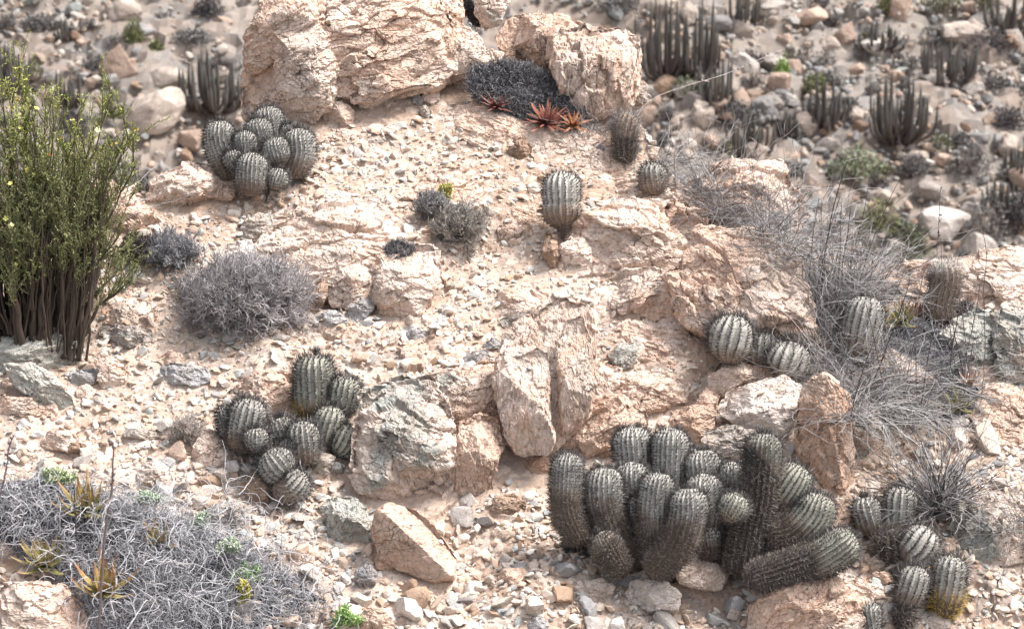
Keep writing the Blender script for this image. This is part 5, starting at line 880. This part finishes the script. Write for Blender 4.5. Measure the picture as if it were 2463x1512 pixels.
# plants of the far hillside
def columnar(label, px, py, hpx, wpx, n, seed, group='clumps of columnar cactus on the far hillside', top=(.085,.083,.075)):
    g = np.random.default_rng(seed); p = hhit(px, py); t0 = float((p-CAM) @ FWD); h = hpx*PXM*t0; w_ = wpx*PXM*t0; n = int(n*2.2); root = thing('columnar_cactus', p, label, 'cactus', group)
    tx = np.linspace(-.5, .5, n)+g.normal(size=n)*.08; st = p+np.stack([tx*w_*.45, g.normal(size=n)*w_*.12, -np.abs(g.normal(size=n))*.01], 1); en = p+np.stack([tx*w_+g.normal(size=n)*w_*.07, g.normal(size=n)*w_*.25, h*g.uniform(.3, 1.1, n)*(1-.8*tx**2)], 1); P = np.array([smooth_path([a, a+(b_-a)*np.array([.85, .8, .35]), b_], 8) for a, b_ in zip(st, en)])
    R = np.tile(np.array([.7, .9, 1, 1, 1, .95, .75, .15]), (n, 1))*(.010+.009*g.random((n, 1))); V, F = tubes(P, R, 7); u = np.tile(np.repeat(np.linspace(0, 1, 8), 7), n)[:, None]; c = np.array((.085,.062,.056))*(1-u)+np.array(top)*u; mk('stems', V, F, M['skin'], parent=root, col=c*g.uniform(.8, 1.25, (len(V), 1)), smooth=True)
for q in [('wide dark clump of columnar cactus left of the huge boulder', 515, 270, 150, 150, 24), ('tall dark columnar cactus clump at the top right of the square boulder', 1600, 195, 210, 110, 16), ('thinner tall cactus clump touching the top edge', 1680, 185, 200, 90, 12), ('reddish brown cactus clump standing alone on the far slope', 1980, 312, 125, 100, 16), ('large grey-green cactus clump in the middle of the right far slope', 2160, 340, 165, 140, 22), ('grey cactus clump below the wide cream boulder on the upper far slope', 2275, 205, 110, 120, 20), ('small grey cactus clump near the top right', 2115, 118, 65, 100, 18), ('dark cactus clump in the top right corner', 2420, 80, 110, 100, 12), ('faint cactus clump behind the skyline grass', 1800, 375, 100, 110, 12), ('small dark cactus clump behind the green shrub', 160, 260, 100, 60, 9), ('dark cactus clump at the left edge of the far hillside', 5, 230, 150, 90, 16), ('dark clump near the top left rocks', 155, 95, 50, 45, 8), ('dark cactus clump behind the reach of the long curved stalk', 1720, 260, 120, 80, 12), ('short grey cactus clump at the top edge right of the tall ones', 1790, 70, 90, 80, 12), ('blackish cactus clump above the right skyline outcrop', 2400, 520, 90, 110, 16), ('thin cactus clump left of the reddish brown one', 1900, 330, 70, 60, 8), ('grey cactus clump at the right edge below the burnt cushion', 2450, 430, 90, 70, 12)]:
    columnar(*q, seed=hash_(q[0]) % 999)
def bush(label, px, py, w_, h_, col, seed, dens=900, cat='bush', name='bush', L=.035, group='bushes on the far hillside'):
    g = np.random.default_rng(seed); p = hhit(px, py); t0 = float((p-CAM) @ FWD); rx = w_*PXM*t0/2; rz = h_*PXM*t0; n = int(dens); root = thing(name, p, label, cat, group); ns_ = 14; st = p+g.normal(size=(ns_, 3))*np.array([rx*.15, rx*.1, .005]); d = hemi(ns_, g, .5)
    P0 = grow(st, d*np.array([rx, rx*.6, rz]), np.linalg.norm(d*np.array([rx, rx*.6, rz]), axis=1)*.9, 5, .3, seed=seed); strands('branches', P0, taper(ns_, 5, .006, .003, g), (.13,.10,.09), root, 4, g=g)
    q = g.normal(size=(n, 3)); q = nrm(q)*(g.random((n, 1))**.4); q[:, 2] = np.abs(q[:, 2]); ctr = p+q*np.array([rx, rx*.6, rz]); lump = fbm(ctr*9, seed, 3); ctr = ctr[lump > -.10]; V, F = leafquads(ctr, nrm(g.normal(size=(len(ctr), 3))+np.array([0, 0, .6])), L*g.uniform(.6, 1.4, len(ctr)), L*.38, seed); mk('foliage', V, F, M['leaf'], parent=root, col=tcol(len(ctr), 4, col, g, .45))
DG_, OG, GR_, BL = (.16,.155,.15), (.17,.18,.085), (.22,.33,.09), (.075,.07,.075)
for q in [('green bush behind the top of the green shrub', 272, 285, 70, 70, OG, 1), ('dull green tuft on the upper left slope', 322, 115, 55, 70, OG, 2), ('small olive bush left of the huge boulder', 375, 135, 40, 35, OG, 3), ('low grey-purple cushion above the dark cactus clump', 465, 105, 110, 35, DG_, 4),
 ('bright green tuft on the middle far slope', 1880, 200, 38, 60, GR_, 5), ('green tuft at the top edge on the far slope', 2140, 30, 60, 45, OG, 6), ('green plant near the top right corner', 2375, 30, 50, 60, OG, 7), ('olive leaves on top of the reddish brown cactus clump', 1960, 225, 60, 50, OG, 8), ('broad mixed green bush on the right far slope', 2060, 430, 150, 85, (.22,.26,.16), 9), ('dark grey bush above the large white rock', 2330, 420, 110, 90, DG_, 10),
 ('olive green bush behind the right dry grass', 2110, 560, 120, 90, OG, 11), ('dark green shade bush beside the large white rock', 2190, 620, 110, 90, (.11,.12,.07), 12), ('dark brown bush right of the large white rock', 2370, 580, 120, 120, DG_, 13), ('dark bush at the right edge low on the far slope', 2445, 560, 90, 100, BL, 14), ('black burnt cushion high at the right edge', 2380, 130, 140, 65, BL, 15), ('black burnt cushion at the right edge mid slope', 2425, 310, 110, 55, BL, 16),
 ('grey bush at the top centre right behind the square boulder', 1480, 25, 120, 40, DG_, 17), ('grey bush under the tall dark clump', 1660, 225, 120, 40, (.14,.15,.10), 18), ('dull olive bush at the upper right slope', 2250, 30, 90, 45, (.18,.17,.12), 19), ('grey bush left of the mixed green bush', 1905, 440, 80, 60, DG_, 20), ('brown grey bush on the slope above the mixed green bush', 2030, 270, 90, 40, DG_, 21), ('grey bush near the right cactus clump', 2390, 215, 90, 45, DG_, 22), ('dark bush by the largest hillside boulder', 175, 330, 90, 70, BL, 23), ('grey bush on the upper left slope', 230, 170, 70, 35, DG_, 24), ('grey bush near the top left corner', 90, 70, 90, 35, DG_, 25), ('dark bush at the top left of the huge boulder', 500, 40, 80, 50, BL, 26), ('grey bush on the slope behind the skyline grass', 1790, 290, 90, 50, DG_, 27), ('grey bush between the two right cactus clumps', 2200, 420, 80, 50, DG_, 28)]:
    bush(*q[:6], seed=q[6])

# low scrub dotted over the far hillside
g = np.random.default_rng(99); kk = 0
while kk < 75:
    px = g.uniform(-20, 2480); py = g.uniform(5, 620)
    if not (px < 570 and py < 400 or px > 1560 and py < 380 or px > 1880): continue
    lm = min(HL, key=lambda l: (l[1]-px)**2+(l[2]-py)**2); cn, cc = [('dark grey', DG_), ('blackish', (.10,.09,.09)), ('olive', (.18,.18,.11)), ('pale grey', (.24,.23,.21))][g.choice(4, p=[.4,.25,.15,.2])]; ph_ = f"{cn} scrub plant {where(px, py, lm)}"
    bush(ph_, px, py, g.uniform(35, 85), g.uniform(18, 45), cc, 200+kk, dens=420, L=.03, name='scrub', group=ph_); kk += 1
